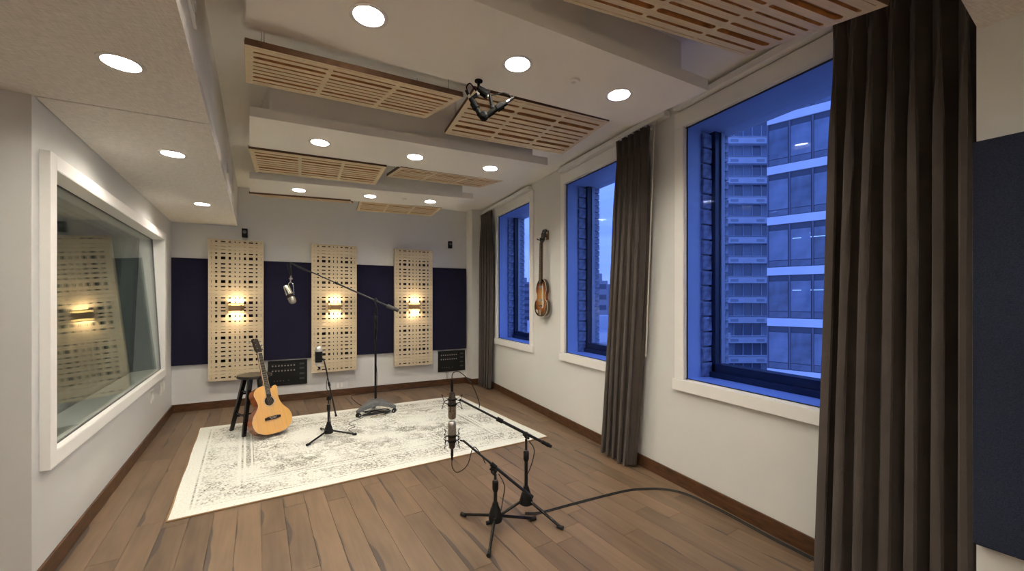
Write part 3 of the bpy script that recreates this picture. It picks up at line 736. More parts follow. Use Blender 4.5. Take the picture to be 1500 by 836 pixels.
def sconce_proto():
    t = thing('wall_sconce', 'x', 'wall lamp', (0, 0, 0)); hw = .083; hh = .066
    arc = [(-hw, .0), (-hw, -.035), (-hw*.75, -.062), (-hw*.35, -.075), (0, -.079), (hw*.35, -.075), (hw*.75, -.062), (hw, -.035), (hw, .0)]
    def shell(bm, za, zb, off=0, th=.004):
        n = len(arc); A = []
        for z in (za, zb):
            A.append([bm.verts.new((x*(1+off*4), y*(1+off*4), z)) for x, y in arc]); A.append([bm.verts.new((x*.94, y*.94, z)) for x, y in arc])
        for i in range(n-1):
            bm.faces.new((A[0][i], A[0][i+1], A[2][i+1], A[2][i])); bm.faces.new((A[1][i], A[3][i], A[3][i+1], A[1][i+1]))
            bm.faces.new((A[0][i], A[1][i], A[1][i+1], A[0][i+1])); bm.faces.new((A[2][i], A[2][i+1], A[3][i+1], A[3][i]))
    bm = B(); shell(bm, -.034, .034); obj('shade', bm, BRASS, t, smooth=True, local=True)
    for za, zb in ((.058, hh), (-hh, -.058)):
        bm = B(); shell(bm, za, zb, .02); obj('rim', bm, BRASS, t, local=True)
    for sg in (1, -1):
        bm = B(); shell(bm, sg*.034, sg*.056, -.01); obj('light_slot', bm, AMBER, t, local=True, label='glowing amber slot')
    bm = B(); box(bm, -.07, .07, -.064, -.008, -.0395, .0395); obj('lamp_plate', bm, BRASS, t, local=True)
    bm = B(); box(bm, -.045, .045, -.060, -.048, .040, .046); obj('led_strip', bm, LED, t, local=True)
    bm = B(); box(bm, -.045, .045, -.060, -.048, -.046, -.040); obj('led_strip', bm, LED, t, local=True)
    bm = B(); box(bm, -hw, hw, -.008, 0, -.045, .045); obj('back_plate', bm, BRASS, t, local=True)
    return t
SCN = sconce_proto()
for i, s in enumerate((.69, 1.868, 3.015)):
    o = SCN if i == 0 else copy_tree(SCN)
    o.location = world(BM, s, .122, 1.312); o.rotation_euler = (0, 0, yaw_b)
    o['label'] = 'small bronze up-and-down wall light glowing amber on the %s lattice panel' % ['left', 'middle', 'right'][i]; o['group'] = 'sconces on the lattice panels'

# patch panels and small black speakers
def patch(s0_, s1_, z0_, z1_, label, wires):
    t = thing('patch_panel', label, 'patch panel', world(BM, (s0_+s1_)/2, 0, z0_), 'black connector panels on the back wall')
    bm = B(); box(bm, s0_, s1_, 0, .02, z0_, z1_, BM); obj('face_plate', bm, BLACKP, t, bevel=.003)
    W = s1_-s0_; Hh = z1_-z0_
    def conn(x, y, r, m, nm='connector'):
        bm = B(); c = world(BM, s0_+x*W, .02, z0_+y*Hh); lathe(bm, [(r, 0), (r, .003), (r*.7, .004), (r*.65, .001)], c, bn, seg=12); obj(nm, bm, m, t)
    for r_ in (.80, .60):
        for k in range(8): conn(.115+.078*k, r_, .0105, NICKEL); 
    for k in range(4): conn(.155+.078*k, .2, .007, GREYM)
    conn(.52, .2, .007, GREYM)
    for k, y in enumerate((.84, .66, .44, .24)):
        bm = B(); box(bm, s0_+.80*W, s0_+.92*W, .02, .023, z0_+y*Hh-.012, z0_+y*Hh+.012, BM); obj('port', bm, mat('port_grey', (.05, .05, .05), .4) if 'port_grey' not in bpy.data.materials else bpy.data.materials['port_grey'], t)
    bm = B()
    for r_ in (.87, .67): box(bm, s0_+.09*W, s0_+.70*W, .02, .0205, z0_+r_*Hh, z0_+(r_+.008)*Hh, BM)
    obj('label_strip', bm, bpy.data.materials['port_grey'], t)
    if wires:
        bm = B()
        for x in (.30, .36): rod(bm, world(BM, s0_+x*W, .012, z0_), world(BM, s0_+x*W-.005, .012, .099), .003, seg=6)
        obj('wire', bm, CABLE, t)
patch(1.035, 1.515, .225, .572, 'black connector panel low on the back wall behind the guitar and stool', False)
patch(3.44, 3.915, .222, .566, 'black connector panel low on the back wall at the right, beside the far curtain', True)
for s, z, lab in ((.772, 2.315, 'small black wall speaker above the left lattice panel'), (3.64, 2.34, 'small black wall speaker high on the back wall near the far right corner')):
    t = thing('wall_speaker', lab, 'speaker', world(BM, s, 0, z-.06), 'small black speakers on the back wall')
    bm = B(); box(bm, s-.032, s+.032, .012, .06, z-.058, z+.058, BM); obj('speaker_box', bm, BLACKP, t, bevel=.004)
    bm = B(); box(bm, s-.02, s+.02, 0, .012, z-.03, z+.03, BM); obj('bracket', bm, BLACKM, t)
    bm = B(); lathe(bm, [(.022, 0), (.022, .002), (.008, .001)], world(BM, s, .06, z+.01), bn, seg=16); obj('driver', bm, GREYM, t)

# ------------------------------------------------------------------ rug
RC = [(-.91, 3.237), (2.089, 3.568), (1.794, 5.645), (-1.237, 5.426)]
bm = B(); uvl = bm.loops.layers.uv.new('UVMap'); nx, ny = 30, 22; rr = random.Random(5)
def rp(u, v):
    p = (Vector(RC[0])*(1-u)*(1-v)+Vector(RC[1])*u*(1-v)+Vector(RC[2])*u*v+Vector(RC[3])*(1-u)*v)
    e = .004*math.sin(9*u+2)+.003*math.sin(17*v) if (u in (0, 1) or v in (0, 1)) else 0
    return Vector((p.x+e, p.y+e, 0))
T = [[bm.verts.new(rp(i/nx, j/ny)+Vector((0, 0, .010))) for i in range(nx+1)] for j in range(ny+1)]
D_ = [[bm.verts.new(rp(i/nx, j/ny)) for i in range(nx+1)] for j in range(ny+1)]
for j in range(ny):
    for i in range(nx):
        for G, rev in ((T, 0), (D_, 1)):
            q = [G[j][i], G[j][i+1], G[j+1][i+1], G[j+1][i]]; uvq = [(i, j), (i+1, j), (i+1, j+1), (i, j+1)]
            if rev: q.reverse(); uvq.reverse()
            f = bm.faces.new(q)
            for lp, (a, b) in zip(f.loops, uvq): lp[uvl].uv = (3.0*a/nx, 2.2*b/ny)
ed = [(T[0][i], T[0][i+1], D_[0][i+1], D_[0][i]) for i in range(nx)]+[(T[ny][i+1], T[ny][i], D_[ny][i], D_[ny][i+1]) for i in range(nx)]
ed += [(T[j+1][0], T[j][0], D_[j][0], D_[j+1][0]) for j in range(ny)]+[(T[j][nx], T[j+1][nx], D_[j+1][nx], D_[j][nx]) for j in range(ny)]
for q in ed: bm.faces.new((q[0], q[3], q[2], q[1]))
RUGM = rug_mat(); rg = thing('rug', 'large cream rug with a faded grey-beige pattern on the wooden floor', 'rug', (RC[0][0], RC[0][1], 0))
obj('rug_pile', bm, RUGM, rg)
bm = B(); pts = [Vector((p[0], p[1], .005)) for p in RC]
for i in range(4): rod(bm, pts[i-1], pts[i], .006, seg=6)
obj('bound_edge', bm, mat('rug_binding', (.32, .20, .10), .9), rg)
RZ = .011
# ------------------------------------------------------------------ stool
feet = [Vector((-.750, 4.885, RZ)), Vector((-.905, 5.17, RZ)), Vector((-.465, 5.04, RZ)), Vector((-.62, 5.325, RZ))]
sc_ = Vector((-.685, 5.105, 0)); st = thing('stool', 'round black wooden stool with four splayed legs standing on the rug', 'stool', (sc_.x, sc_.y, RZ))
bm = B(); lathe(bm, [(.150, .580), (.163, .586), (.166, .600), (.160, .612), (.135, .614), (.0, .608)], sc_, seg=36); obj('seat', bm, STOOLTOP, st, smooth=True)
tops = [sc_+(f-sc_)*.42 for f in feet]
def sqleg(a, b, wa, wb):
    bm = B(); d = (Vector(b)-Vector(a)).normalized(); x = Vector((-.48, .877, 0)); y = Vector((.877, .48, 0))
    A = [bm.verts.new(Vector(a)+x*sx*wa+y*sy*wa) for sx, sy in ((-1, -1), (1, -1), (1, 1), (-1, 1))]; Bq = [bm.verts.new(Vector(b)+x*sx*wb+y*sy*wb) for sx, sy in ((-1, -1), (1, -1), (1, 1), (-1, 1))]
    bm.faces.new(A[::-1]); bm.faces.new(Bq)
    for i in range(4): bm.faces.new((A[i], A[(i+1) % 4], Bq[(i+1) % 4], Bq[i]))
    return bm
for f, tp in zip(feet, tops): obj('leg', sqleg((f.x, f.y, RZ), (tp.x, tp.y, .585), .017, .021), STOOL, st, bevel=.003)
def onleg(i, z): return feet[i].lerp(Vector((tops[i].x, tops[i].y, .585)), (z-RZ)/.574)
for (i, j), z in (((0, 1), .20), ((2, 3), .20), ((0, 2), .16), ((1, 3), .16), ((0, 1), .44), ((2, 3), .44), ((0, 2), .40), ((1, 3), .40)):
    bm = B(); rod(bm, onleg(i, z), onleg(j, z), .010); obj('rung', bm, STOOL, st)

# ------------------------------------------------------------------ acoustic guitar
def thick_outline(bm, pts, za, zb): prism(bm, pts, za, zb)
GO = [(0, 0), (-.10, .010), (-.175, .055), (-.202, .13), (-.185, .20), (-.140, .262), (-.116, .31), (-.126, .37), (-.138, .42), (-.118, .468), (-.06, .497), (0, .497),
      (.028, .470), (.045, .462), (.062, .478), (.085, .490), (.104, .478), (.106, .440), (.100, .37), (.110, .31), (.140, .255), (.185, .20), (.202, .13), (.175, .055), (.10, .010)]
gp = [tuple(p) for p in catmull([Vector((x, y, 0)) for x, y in GO], 5, True)]; gp = [(p[0], p[1]) for p in gp][::-1]
gt = thing('acoustic_guitar', 'acoustic guitar with honey spruce top and cutaway leaning on the black stool', 'guitar', (0, 0, 0))
bm = B(); prism(bm, gp, -.100, -.004); obj('body', bm, MAHOG, gt, smooth=True, local=True, bevel=.003)
sb = plate('soundboard', [(p[0]*1.004, p[1]*1.004-.001) for p in gp], [circ(0, .335, .048)], .004, SPRUCE, IVORY, gt, outer_side_face=False)
sb.location.z = -.004
bm = B(); lathe(bm, [(.0485, .0003), (.0475, .0012), (.001, .0012)], (0, .335, 0), seg=28); obj('sound_hole', bm, DARKFELT, sb, local=True)
bm = B(); seg = 36
ra, rb_ = [bm.verts.new((.051*math.cos(2*math.pi*i/seg), .335+.051*math.sin(2*math.pi*i/seg), .0046)) for i in range(seg)], [bm.verts.new((.062*math.cos(2*math.pi*i/seg), .335+.062*math.sin(2*math.pi*i/seg), .0046)) for i in range(seg)]
for i in range(seg): bm.faces.new((ra[i], rb_[i], rb_[(i+1) % seg], ra[(i+1) % seg]))
obj('rosette', bm, mat('rosette_inlay', (.55, .38, .20), .3, noise=(300, .6)), sb, local=True)
bm = B(); prism(bm, [(-.080, .150), (-.076, .146), (-.03, .142), (.03, .142), (.076, .146), (.080, .150), (.080, .170), (.04, .176), (-.04, .176), (-.080, .170)], 0, .009); obj('bridge', bm, ROSEW, gt, local=True)
bm = B(); box(bm, -.037, .037, .163, .166, .009, .012); obj('saddle', bm, IVORY, gt, local=True)
bm = B(); prism(bm, [(-.027, .378), (.027, .378), (.0215, .855), (-.0215, .855)], .001, .009); fb = obj('fretboard', bm, ROSEW, gt, local=True)
bm = B(); prism(bm, [(-.0275, .378), (-.0255, .378), (-.0205, .855), (-.0222, .855)], .0005, .0095); prism(bm, [(.0275, .378), (.0255, .378), (.0205, .855), (.0222, .855)][::-1], .0005, .0095); obj('neck_binding', bm, IVORY, gt, local=True)
sl = .645; nut = .855
for k in range(1, 21):
    y = nut-sl*(1-2**(-k/12)); wv = .0215+(.0055)*(nut-y)/.477
    if y < .38: break
    bm = B(); box(bm, -wv, wv, y-.0012, y+.0012, .009, .0105); obj('fret', bm, STRING, fb, local=True)
bm = B(); prism(bm, [(-.026, .44), (.026, .44), (.0205, .86), (-.0205, .86)], -.020, .0008); prism(bm, [(-.03, .44), (.03, .44), (.028, .50), (-.028, .50)], -.085, .0); obj('neck', bm, MAHOG, gt, local=True, bevel=.006)
bm = B(); Mh = Matrix.Translation((0, .855, 0)) @ Matrix.Rotation(R(-14), 4, 'X')
prism(bm, [(-.0215, 0), (.0215, 0), (.036, .035), (.031, .17), (.012, .178), (0, .170), (-.012, .178), (-.031, .17), (-.036, .035)], -.012, .004, Mh); hd = obj('headstock', bm, ROSEW, gt, local=True, bevel=.002)
bm = B(); box(bm, -.0215, .0215, .852, .858, .002, .013); obj('nut', bm, IVORY, gt, local=True)
for sx in (-1, 1):
    for k in range(3):
        y = .045+k*.047; bm = B(); rod(bm, Mh @ Vector((sx*.022, y, .002)), Mh @ Vector((sx*.022, y, .022)), .0035, seg=8)
        rod(bm, Mh @ Vector((sx*.02, y, -.008)), Mh @ Vector((sx*.050, y, -.008)), .003, seg=8)
        lathe(bm, [(.004, 0), (.009, .004), (.009, .012), (.004, .016)], Mh @ Vector((sx*.046, y, -.008)), Mh.to_3x3() @ Vector((sx, 0, 0)), seg=10)
        obj('tuner', bm, CHROME, hd, local=True, smooth=True)
for k in range(6):
    x = -.026+k*.0104; x2 = -.017+k*.0068; bm = B(); rod(bm, (x, .165, .0125), (x2, .857, .0135), .0006 if k < 5 else .0005, seg=5); obj('string', bm, STRING, gt, local=True)
    bm = B(); lathe(bm, [(.0025, 0), (.003, .003)], (x, .153, .009), seg=8); obj('bridge_pin', bm, IVORY, gt, local=True)
def orient(N0, lean, loc):
    N0 = Vector((N0[0], N0[1], 0)).normalized(); up = Vector((0, 0, 1)); ca, sa = math.cos(R(lean)), math.sin(R(lean))
    Y = up*ca-N0*sa; Z = N0*ca+up*sa; X = Y.cross(Z)
    M = Matrix(((X.x, Y.x, Z.x), (X.y, Y.y, Z.y), (X.z, Y.z, Z.z))).to_4x4(); M.translation = Vector(loc); return M
GL = 19.5
gt.matrix_world = orient((.60, -.80), GL, (-.452, 4.755, RZ+.100*math.sin(R(GL))+.004)) ; gt.location = gt.matrix_world.translation; gt.rotation_euler = gt.matrix_world.to_euler()

# ------------------------------------------------------------------ violin bass on the wall
VO = [(0, 0), (.07, .012), (.122, .06), (.135, .13), (.120, .185), (.094, .205), (.083, .235), (.085, .275), (.100, .300), (.103, .345), (.088, .40), (.055, .445), (.02, .462), (0, .465)]
vo = VO+[(-x, y) for x, y in VO[-2:0:-1]]
vp = [(p.x, p.y) for p in catmull([Vector((x, y, 0)) for x, y in vo], 4, True)]
vb = thing('violin_bass', 'sunburst violin-shaped bass guitar hanging on the wall between the two far windows', 'guitar', (0, 0, 0))
def burst():
    m = mat('sunburst_lacquer', (.5, .2, .03), .15, coat=.8); N = m.node_tree.nodes; L = m.node_tree.links; b = N['Principled BSDF']; tcn = N['Texture Coordinate']
    mpn = N.new('ShaderNodeMapping'); mpn.inputs['Location'].default_value = (0, -.9, 0); mpn.inputs['Scale'].default_value = (7.2, 3.9, 0)
    ln2 = N.new('ShaderNodeVectorMath'); ln2.operation = 'LENGTH'; rp_ = N.new('ShaderNodeValToRGB'); e = rp_.color_ramp.elements
    e[0].position = .15; e[0].color = (.66, .33, .05, 1); e[1].position = .9; e[1].color = (.02, .006, .004, 1); x = e.new(.62); x.color = (.24, .055, .01, 1)
    L.new(tcn.outputs['Object'], mpn.inputs[0]); L.new(mpn.outputs[0], ln2.inputs[0]); L.new(ln2.outputs['Value'], rp_.inputs[0]); L.new(rp_.outputs[0], b.inputs['Base Color']); return m
SUN = burst()
bm = B(); prism(bm, vp, -.050, 0)
fs = [f for f in bm.faces if abs(f.normal.z) > .9]
obj('body', bm, SUN, vb, local=True, smooth=True, bevel=.004)
bm = B(); P3 = [Vector((x*1.0, y, 0)) for x, y in vp]
for z in (0, -.05): tube(bm, [Vector((p.x, p.y, z)) for p in P3], .0028, seg=6, smooth=False, closed=True)
obj('body_binding', bm, IVORY, vb, local=True)
bm = B(); prism(bm, [(.030, .10), (.062, .115), (.066, .18), (.055, .23), (.052, .30), (.048, .36), (.030, .40), (.026, .25)][::-1], .004, .007); obj('pick_guard', bm, PEARL, vb, local=True, label='pearl pickguard')
for y in (.20, .36):
    bm = B(); box(bm, -.035, .035, y-.014, y+.014, .002, .014); obj('pickup', bm, NICKEL, vb, local=True, bevel=.002)
bm = B(); box(bm, -.035, .035, .125, .140, .002, .016); obj('bridge', bm, ROSEW, vb, local=True)
bm = B(); prism(bm, [(-.02, .02), (.02, .02), (.028, .085), (-.028, .085)], .006, .012); rod(bm, (0, .0, -.012), (0, .03, .009), .003); obj('tailpiece', bm, CHROME, vb, local=True)
bm = B(); prism(bm, [(-.05, .04), (-.08, .06), (-.085, .09), (-.055, .08)], .002, .006); obj('control_plate', bm, PEARL, vb, local=True)
for x, y in ((-.062, .06), (-.072, .078)):
    bm = B(); lathe(bm, [(.009, 0), (.007, .010)], (x, y, .006), seg=12); obj('knob', bm, IVORY, vb, local=True)
bm = B(); prism(bm, [(-.028, .40), (.028, .40), (.020, .90), (-.020, .90)], .012, .018); fb2 = obj('fretboard', bm, ROSEW, vb, local=True)
for k in range(1, 20):
    y = .90-.76*(1-2**(-k/12))
    if y < .41: break
    wv = .020+.008*(.90-y)/.5; bm = B(); box(bm, -wv, wv, y-.0012, y+.0012, .018, .0195); obj('fret', bm, STRING, fb2, local=True)
bm = B(); prism(bm, [(-.026, .45), (.026, .45), (.019, .905), (-.019, .905)], -.010, .012); obj('neck', bm, mat('maple_neck', (.16, .07, .03), .35), vb, local=True, bevel=.005)
bm = B(); Mv = Matrix.Translation((0, .90, .005)) @ Matrix.Rotation(R(-16), 4, 'X'); prism(bm, [(-.020, 0), (.020, 0), (.038, .03), (.034, .10), (.040, .165), (.015, .175), (0, .165), (-.015, .175), (-.040, .165), (-.034, .10), (-.038, .03)], -.014, .003, Mv); h2 = obj('headstock', bm, BLACK, vb, local=True)
for sx in (-1, 1):
    for y in (.05, .12):
        bm = B(); rod(bm, Mv @ Vector((sx*.02, y, .0)), Mv @ Vector((sx*.02, y, .02)), .005, seg=8); rod(bm, Mv @ Vector((sx*.03, y, -.008)), Mv @ Vector((sx*.055, y, -.008)), .0035, seg=8)
        box(bm, sx*.055-.003, sx*.055+.003, y-.012, y+.012, -.016, 0, Mv); obj('tuner', bm, CHROME, h2, local=True)
for k in range(4):
    x = -.021+k*.014; x2 = -.013+k*.0087; bm = B(); rod(bm, (x, .05, .0125), (x, .133, .0185), .0011, seg=5); rod(bm, (x, .133, .0185), (x2, .90, .0215), .0011, seg=5); obj('string', bm, STRING, vb, local=True)
Mb = orient((-1, -.12), 1.0, (2.372, 4.215, 1.215)); vb.location = Mb.translation; vb.rotation_euler = Mb.to_euler()
hg = thing('guitar_hanger', 'small wall hanger holding the neck of the violin-shaped bass', 'hanger', (XR, 4.20, 2.13))
bm = B(); box(bm, XR-.018, XR, 4.165, 4.225, 2.15, 2.26); obj('base_block', bm, mat('hanger_wood', (.12, .05, .02), .4), hg, bevel=.004)
bm = B(); rod(bm, (XR-.015, 4.195, 2.19), (2.395, 4.205, 2.155), .006)
for sg in (-1, 1): tube(bm, [(2.395, 4.205, 2.155), (2.392, 4.205+sg*.030, 2.150), (2.37, 4.207+sg*.036, 2.148), (2.335, 4.208+sg*.036, 2.160)], .006)
obj('yoke', bm, BLACKM, hg, smooth=True)

# ------------------------------------------------------------------ microphones and stands
FW = Vector((.42664, .90442, 0)); RT = Vector((.90442, -.42664, 0)); UP = Vector((0, 0, 1))
def tripod(name, label, c, tips, hubz, colz, r=.011, group=None):
    t = thing(name, label, 'microphone stand', (c.x, c.y, tips[0].z), group)
    for tp in tips:
        tp = Vector(tp); d = (tp-Vector((c.x, c.y, tp.z))).normalized(); a = Vector((c.x, c.y, hubz-.045))+d*.03
        bm = B(); rod(bm, a, tp+UP*.012-d*.01, .009); lg = obj('leg', bm, BLACKM, t, smooth=True)
        bm = B(); rod(bm, tp+UP*.0125-d*.035, tp+UP*.0125+d*.005, .0115, .0125); obj('rubber_foot', bm, BLACKP, lg, smooth=True)
    bm = B(); lathe(bm, [(.020, -.075), (.040, -.070), (.042, -.045), (.034, -.01), (.020, .028), (.017, .045)], (c.x, c.y, hubz), seg=18); obj('hub', bm, BLACKP, t, smooth=True)
    for tp in tips:
        d = (Vector(tp)-Vector((c.x, c.y, tp[2]))).normalized(); bm = B(); q = Vector((c.x, c.y, hubz-.05))+d*.036; box(bm, -.008, .008, -.008, .008, -.018, .018, Matrix.Translation(q)); obj('hinge', bm, BLACKP, t)
    bm = B(); rod(bm, (c.x, c.y, hubz-.07), (c.x, c.y, hubz+(colz-hubz)*.72), r); rod(bm, (c.x, c.y, hubz), (c.x, c.y, colz), r*.72); obj('column', bm, BLACK, t, smooth=True)
    bm = B(); zc = hubz+(colz-hubz)*.72; lathe(bm, [(r*1.2, -.045), (r*1.6, -.03), (r*1.6, .015), (r*1.1, .022)], (c.x, c.y, zc)); obj('clutch', bm, BLACKP, t, smooth=True)
    bm = B(); lathe(bm, [(r*1.05, 0), (r*1.05, .006)], (c.x, c.y, zc+.024)); obj('collar', bm, CHROME, t)
    return t
def boom(t, back, piv, front, r=.0095, counter=None, m=BLACK):
    back, piv, front = Vector(back), Vector(piv), Vector(front); d = (front-back).normalized()
    bm = B(); L_ = (front-back).length; mid = back+d*L_*.55
    rod(bm, back, mid, r); rod(bm, mid, front, r*.72); bo = obj('boom', bm, m, t, smooth=True)
    bm = B(); rod(bm, mid-d*.02, mid+d*.02, r*1.5); rod(bm, back+(piv-back)*.0-d*.01, back+d*.01, r*1.4); obj('clutch', bm, BLACKP, bo, smooth=True)
    bm = B(); sd = d.cross(UP).normalized(); rod(bm, piv-sd*.022, piv+sd*.022, .017); rod(bm, piv-d*.022, piv+d*.022, .0135); rod(bm, piv-sd*.02, piv-sd*.045, .006)
    box(bm, -.004, .004, -.018, .018, -.006, .006, Matrix.Translation(piv-sd*.048)); obj('pivot', bm, BLACKP, t, smooth=True)
    if counter:
        bm = B(); rod(bm, back-d*counter[1]*.4, back+d*counter[1]*.6, counter[0]*.85, counter[0]); obj('counterweight' if counter[0] > .02 else 'end_grip', bm, counter[2] if len(counter) > 2 else BLACKP, t, smooth=True)
    return bo
def spider(t, c, ax, R_, h, link_to, m=BLACKM, nlegs=4):
    """elastic shock mount: ring, arms, bands"""
    ax = Vector(ax).normalized(); x, y = frame_from(ax); c = Vector(c)
    s = obj('shock_mount', _ring(c, x, y, R_, .0025), m, t, smooth=True)
    for i in range(nlegs):
        a = 2*math.pi*(i+.5)/nlegs+.3; v = x*math.cos(a)+y*math.sin(a)
        for sg in (1, -1):
            bm = B(); rod(bm, c+v*R_, c+v*R_*1.25+ax*sg*h, .0018, seg=6); lathe(bm, [(.003, -.004), (.003, .004)], c+v*R_*1.25+ax*sg*h, ax, seg=8); obj('arm', bm, m, s)
            bm = B(); rod(bm, c+v*R_*1.25+ax*sg*h, c+v*.027+ax*sg*h*.35, .0012, seg=5); obj('elastic', bm, BLACK, s)
    bm = B(); rod(bm, c-ax*.02, c-ax*.012, .029, .029); rod(bm, c+ax*.012, c+ax*.02, .029, .029)
    obj('inner_ring', bm, m, s)
    bm = B(); dd = (Vector(link_to)-c).normalized(); rod(bm, c+dd*R_, link_to, .005); obj('mount_arm', bm, BLACKM, t)
    return s
def _ring(c, x, y, R_, r):
    bm = B(); tube(bm, [c+(x*math.cos(2*math.pi*i/32)+y*math.sin(2*math.pi*i/32))*R_ for i in range(32)], r, seg=6, smooth=False, closed=True); return bm
# two low stands in front, crossing
cC = Vector((.957, 2.27, 0)); tC = [Vector((.82, 2.51, 0)), Vector((.82, 2.04, 0)), Vector((1.23, 2.26, 0))]
sC = tripod('microphone_stand', 'low black boom stand nearest the camera, holding the lower grey microphone', cC, tC, .125, .345, .012, 'low boom stands on the bare floor')
boom(sC, (1.156, 2.174, .205), (.946, 2.274, .369), (.775, 2.355, .552))
bm = B(); tube(bm, [Vector((.97, 2.25, .35)), Vector((1.0, 2.23, .28)), Vector((.995, 2.24, .19)), Vector((.985, 2.25, .12))], .003); obj('cable', bm, CABLE, sC)
cD = Vector((1.202, 2.33, 0)); tD = [Vector((1.33, 2.09, 0)), Vector((.93, 2.34, 0)), Vector((1.346, 2.561, 0))]
sD = tripod('microphone_stand', 'taller black boom stand behind the low one, holding the upper microphone', cD, tD, .15, .505, .0115, 'low boom stands on the bare floor')
boom(sD, (1.304, 2.227, .485), (1.203, 2.329, .530), (.768, 2.402, .795), counter=(.0125, .07))
bm = B(); tube(bm, [Vector((1.21, 2.31, .50)), Vector((1.245, 2.30, .44)), Vector((1.235, 2.305, .36)), Vector((1.21, 2.32, .28))], .003); obj('cable', bm, CABLE, sD)
def condenser(label, base, ax, L_, link_to, twist, mount_h, cab):
    """large-diaphragm microphone; base = capsule tip, ax points from tip to tail"""
    ax = Vector(ax).normalized(); base = Vector(base)
    t = thing('condenser_microphone', label, 'microphone', base+ax*L_ if ax.z < 0 else base, 'grey condenser microphones on the low stands')
    bm = B(); lathe(bm, [(.004, 0), (.016, .002), (.0235, .010), (.0255, .022), (.0255, .078), (.0262, .082)], base, ax, seg=24); obj('grille', bm, NICKEL, t, smooth=True, label='pale grey mesh grille')
    bm = B(); lathe(bm, [(.0262, .082), (.0265, .086), (.0255, .10), (.019, .158), (.0165, .168), (.012, .171)], base, ax, seg=24); bd = obj('body', bm, mat('dark_champagne', (.10, .085, .065), .3, metal=.8) if 'dark_champagne' not in bpy.data.materials else bpy.data.materials['dark_champagne'], t, smooth=True)
    bm = B(); rod(bm, base+ax*.171, base+ax*.215, .0085, .0095); rod(bm, base+ax*.215, base+ax*.245, .0085, .004); obj('connector', bm, BLACKM, t, smooth=True)
    spider(t, base+ax*.108, ax, .050, .042, link_to)
    bm = B(); tube(bm, cab, .0028, n=8); obj('cable', bm, CABLE, t, smooth=True)
dC = 2.46
def px(x, y, d):  # plain conversion used for hand-placed cable points: metres right / up of the camera axis at depth d
    return Vector((0, 0, 1.42))+FW*d+RT*((x-750)/583*d)+UP*(-(y-439)/583*d)
condenser('lower grey condenser microphone standing upright in a wire shock mount, capsule up', (.714, 2.383, .673), (0, 0, -1), .171, (.785, 2.350, .545), 0, 0,
          [Vector((.714, 2.383, .430)), Vector((.716, 2.382, .385)), Vector((.745, 2.368, .355)), Vector((.80, 2.343, .40)), Vector((.835, 2.327, .51)), Vector((.88, 2.305, .455)), Vector((.90, 2.296, .41))])
condenser('upper dark condenser microphone hanging upside down in a shock mount, capsule down', (.717, 2.392, .680), (0, 0, 1), .171, (.775, 2.401, .790), 0, 0,
          [Vector((.717, 2.392, .924)), Vector((.722, 2.394, .962)), Vector((.76, 2.38, .972)), Vector((.83, 2.36, .90)), Vector((.875, 2.345, .79)), Vector((.89, 2.375, .735))])
# ribbon/tube mic on the rug stand
cB = Vector((.04, 4.51, RZ)); tB = [Vector((-.15, 4.31, RZ)), Vector((.30, 4.44, RZ)), Vector((-.03, 4.79, RZ))]
sB = tripod('microphone_stand', 'slim black stand on the rug right of the guitar, its boom folded nearly upright', cB, tB, .12, .40, .011)
boom(sB, (.108, 4.471, .234), (.044, 4.501, .410), (-.006, 4.525, .817), .008)
bm = B(); tube(bm, [Vector((0.0, 4.515, .80)), Vector((.03, 4.50, .66)), Vector((.02, 4.51, .52)), Vector((.06, 4.50, .42)), Vector((.05, 4.50, .30)), Vector((.06, 4.50, .15))], .003); obj('cable', bm, CABLE, sB)
t = thing('studio_microphone', 'silver microphone with black band on the slim stand beside the guitar', 'microphone', (-.051, 4.546, .735))
mb = Vector((-.051, 4.546, .735))
bm = B(); lathe(bm, [(.012, 0), (.027, .008), (.032, .020), (.033, .045)], mb, seg=24); obj('lower_dome', bm, SILVER, t, smooth=True)
bm = B(); lathe(bm, [(.0345, .045), (.0345, .155)], mb, seg=24); obj('band', bm, BLACKP, t, smooth=True, label='black middle band')
for k in range(6):
    bm = B(); lathe(bm, [(.0352, .055+k*.016), (.0352, .060+k*.016)], mb, seg=24); obj('rib', bm, BLACKM, t)
bm = B(); lathe(bm, [(.0335, .155), (.034, .170), (.030, .192), (.018, .204), (.003, .208)], mb, seg=24); obj('upper_dome', bm, SILVER, t, smooth=True)
bm = B(); rod(bm, mb+Vector((.0, 0, -.004)), mb+Vector((.01, 0, -.030)), .012, .008); rod(bm, mb+Vector((.034, -.01, .08)), Vector((-.006, 4.525, .80)), .008); obj('swivel', bm, BLACKM, t)
# tall boom stand on casters
cA = Vector((.58, 5.23, 0)); wh = [Vector((.37, 5.09, RZ)), Vector((.79, 5.13, RZ)), Vector((.585, 5.475, RZ))]
sA = thing('microphone_stand', 'tall black boom stand on a grey rolling base at the back of the rug', 'microphone stand', (cA.x, cA.y, RZ))
bm = B()
for wv in wh:
    d = (wv-Vector((cA.x, cA.y, RZ))).normalized(); sd = Vector((-d.y, d.x, 0)); L_ = (wv-Vector((cA.x, cA.y, RZ))).length
    prof = [(0, .115, .165, .085), (.10, .108, .160, .072), (.18, .088, .132, .040), (L_, .070, .105, .030), (L_+.02, .070, .095, .026)]
    rings = []
    for s_, za, zb_, hw in prof:
        q = Vector((cA.x, cA.y, 0))+d*s_; rings.append([bm.verts.new(q+sd*a*hw*f+UP*z) for a, f, z in ((-1, 1, za), (1, 1, za), (1, .8, zb_), (-1, .8, zb_))])
    for a, b in zip(rings, rings[1:]):
        for i in range(4): bm.faces.new((a[i], a[(i+1) % 4], b[(i+1) % 4], b[i]))
    bm.faces.new(rings[0][::-1]); bm.faces.new(rings[-1])
lathe(bm, [(.10, .112), (.10, .160), (.06, .182), (.025, .188)], (cA.x, cA.y, 0), seg=24)
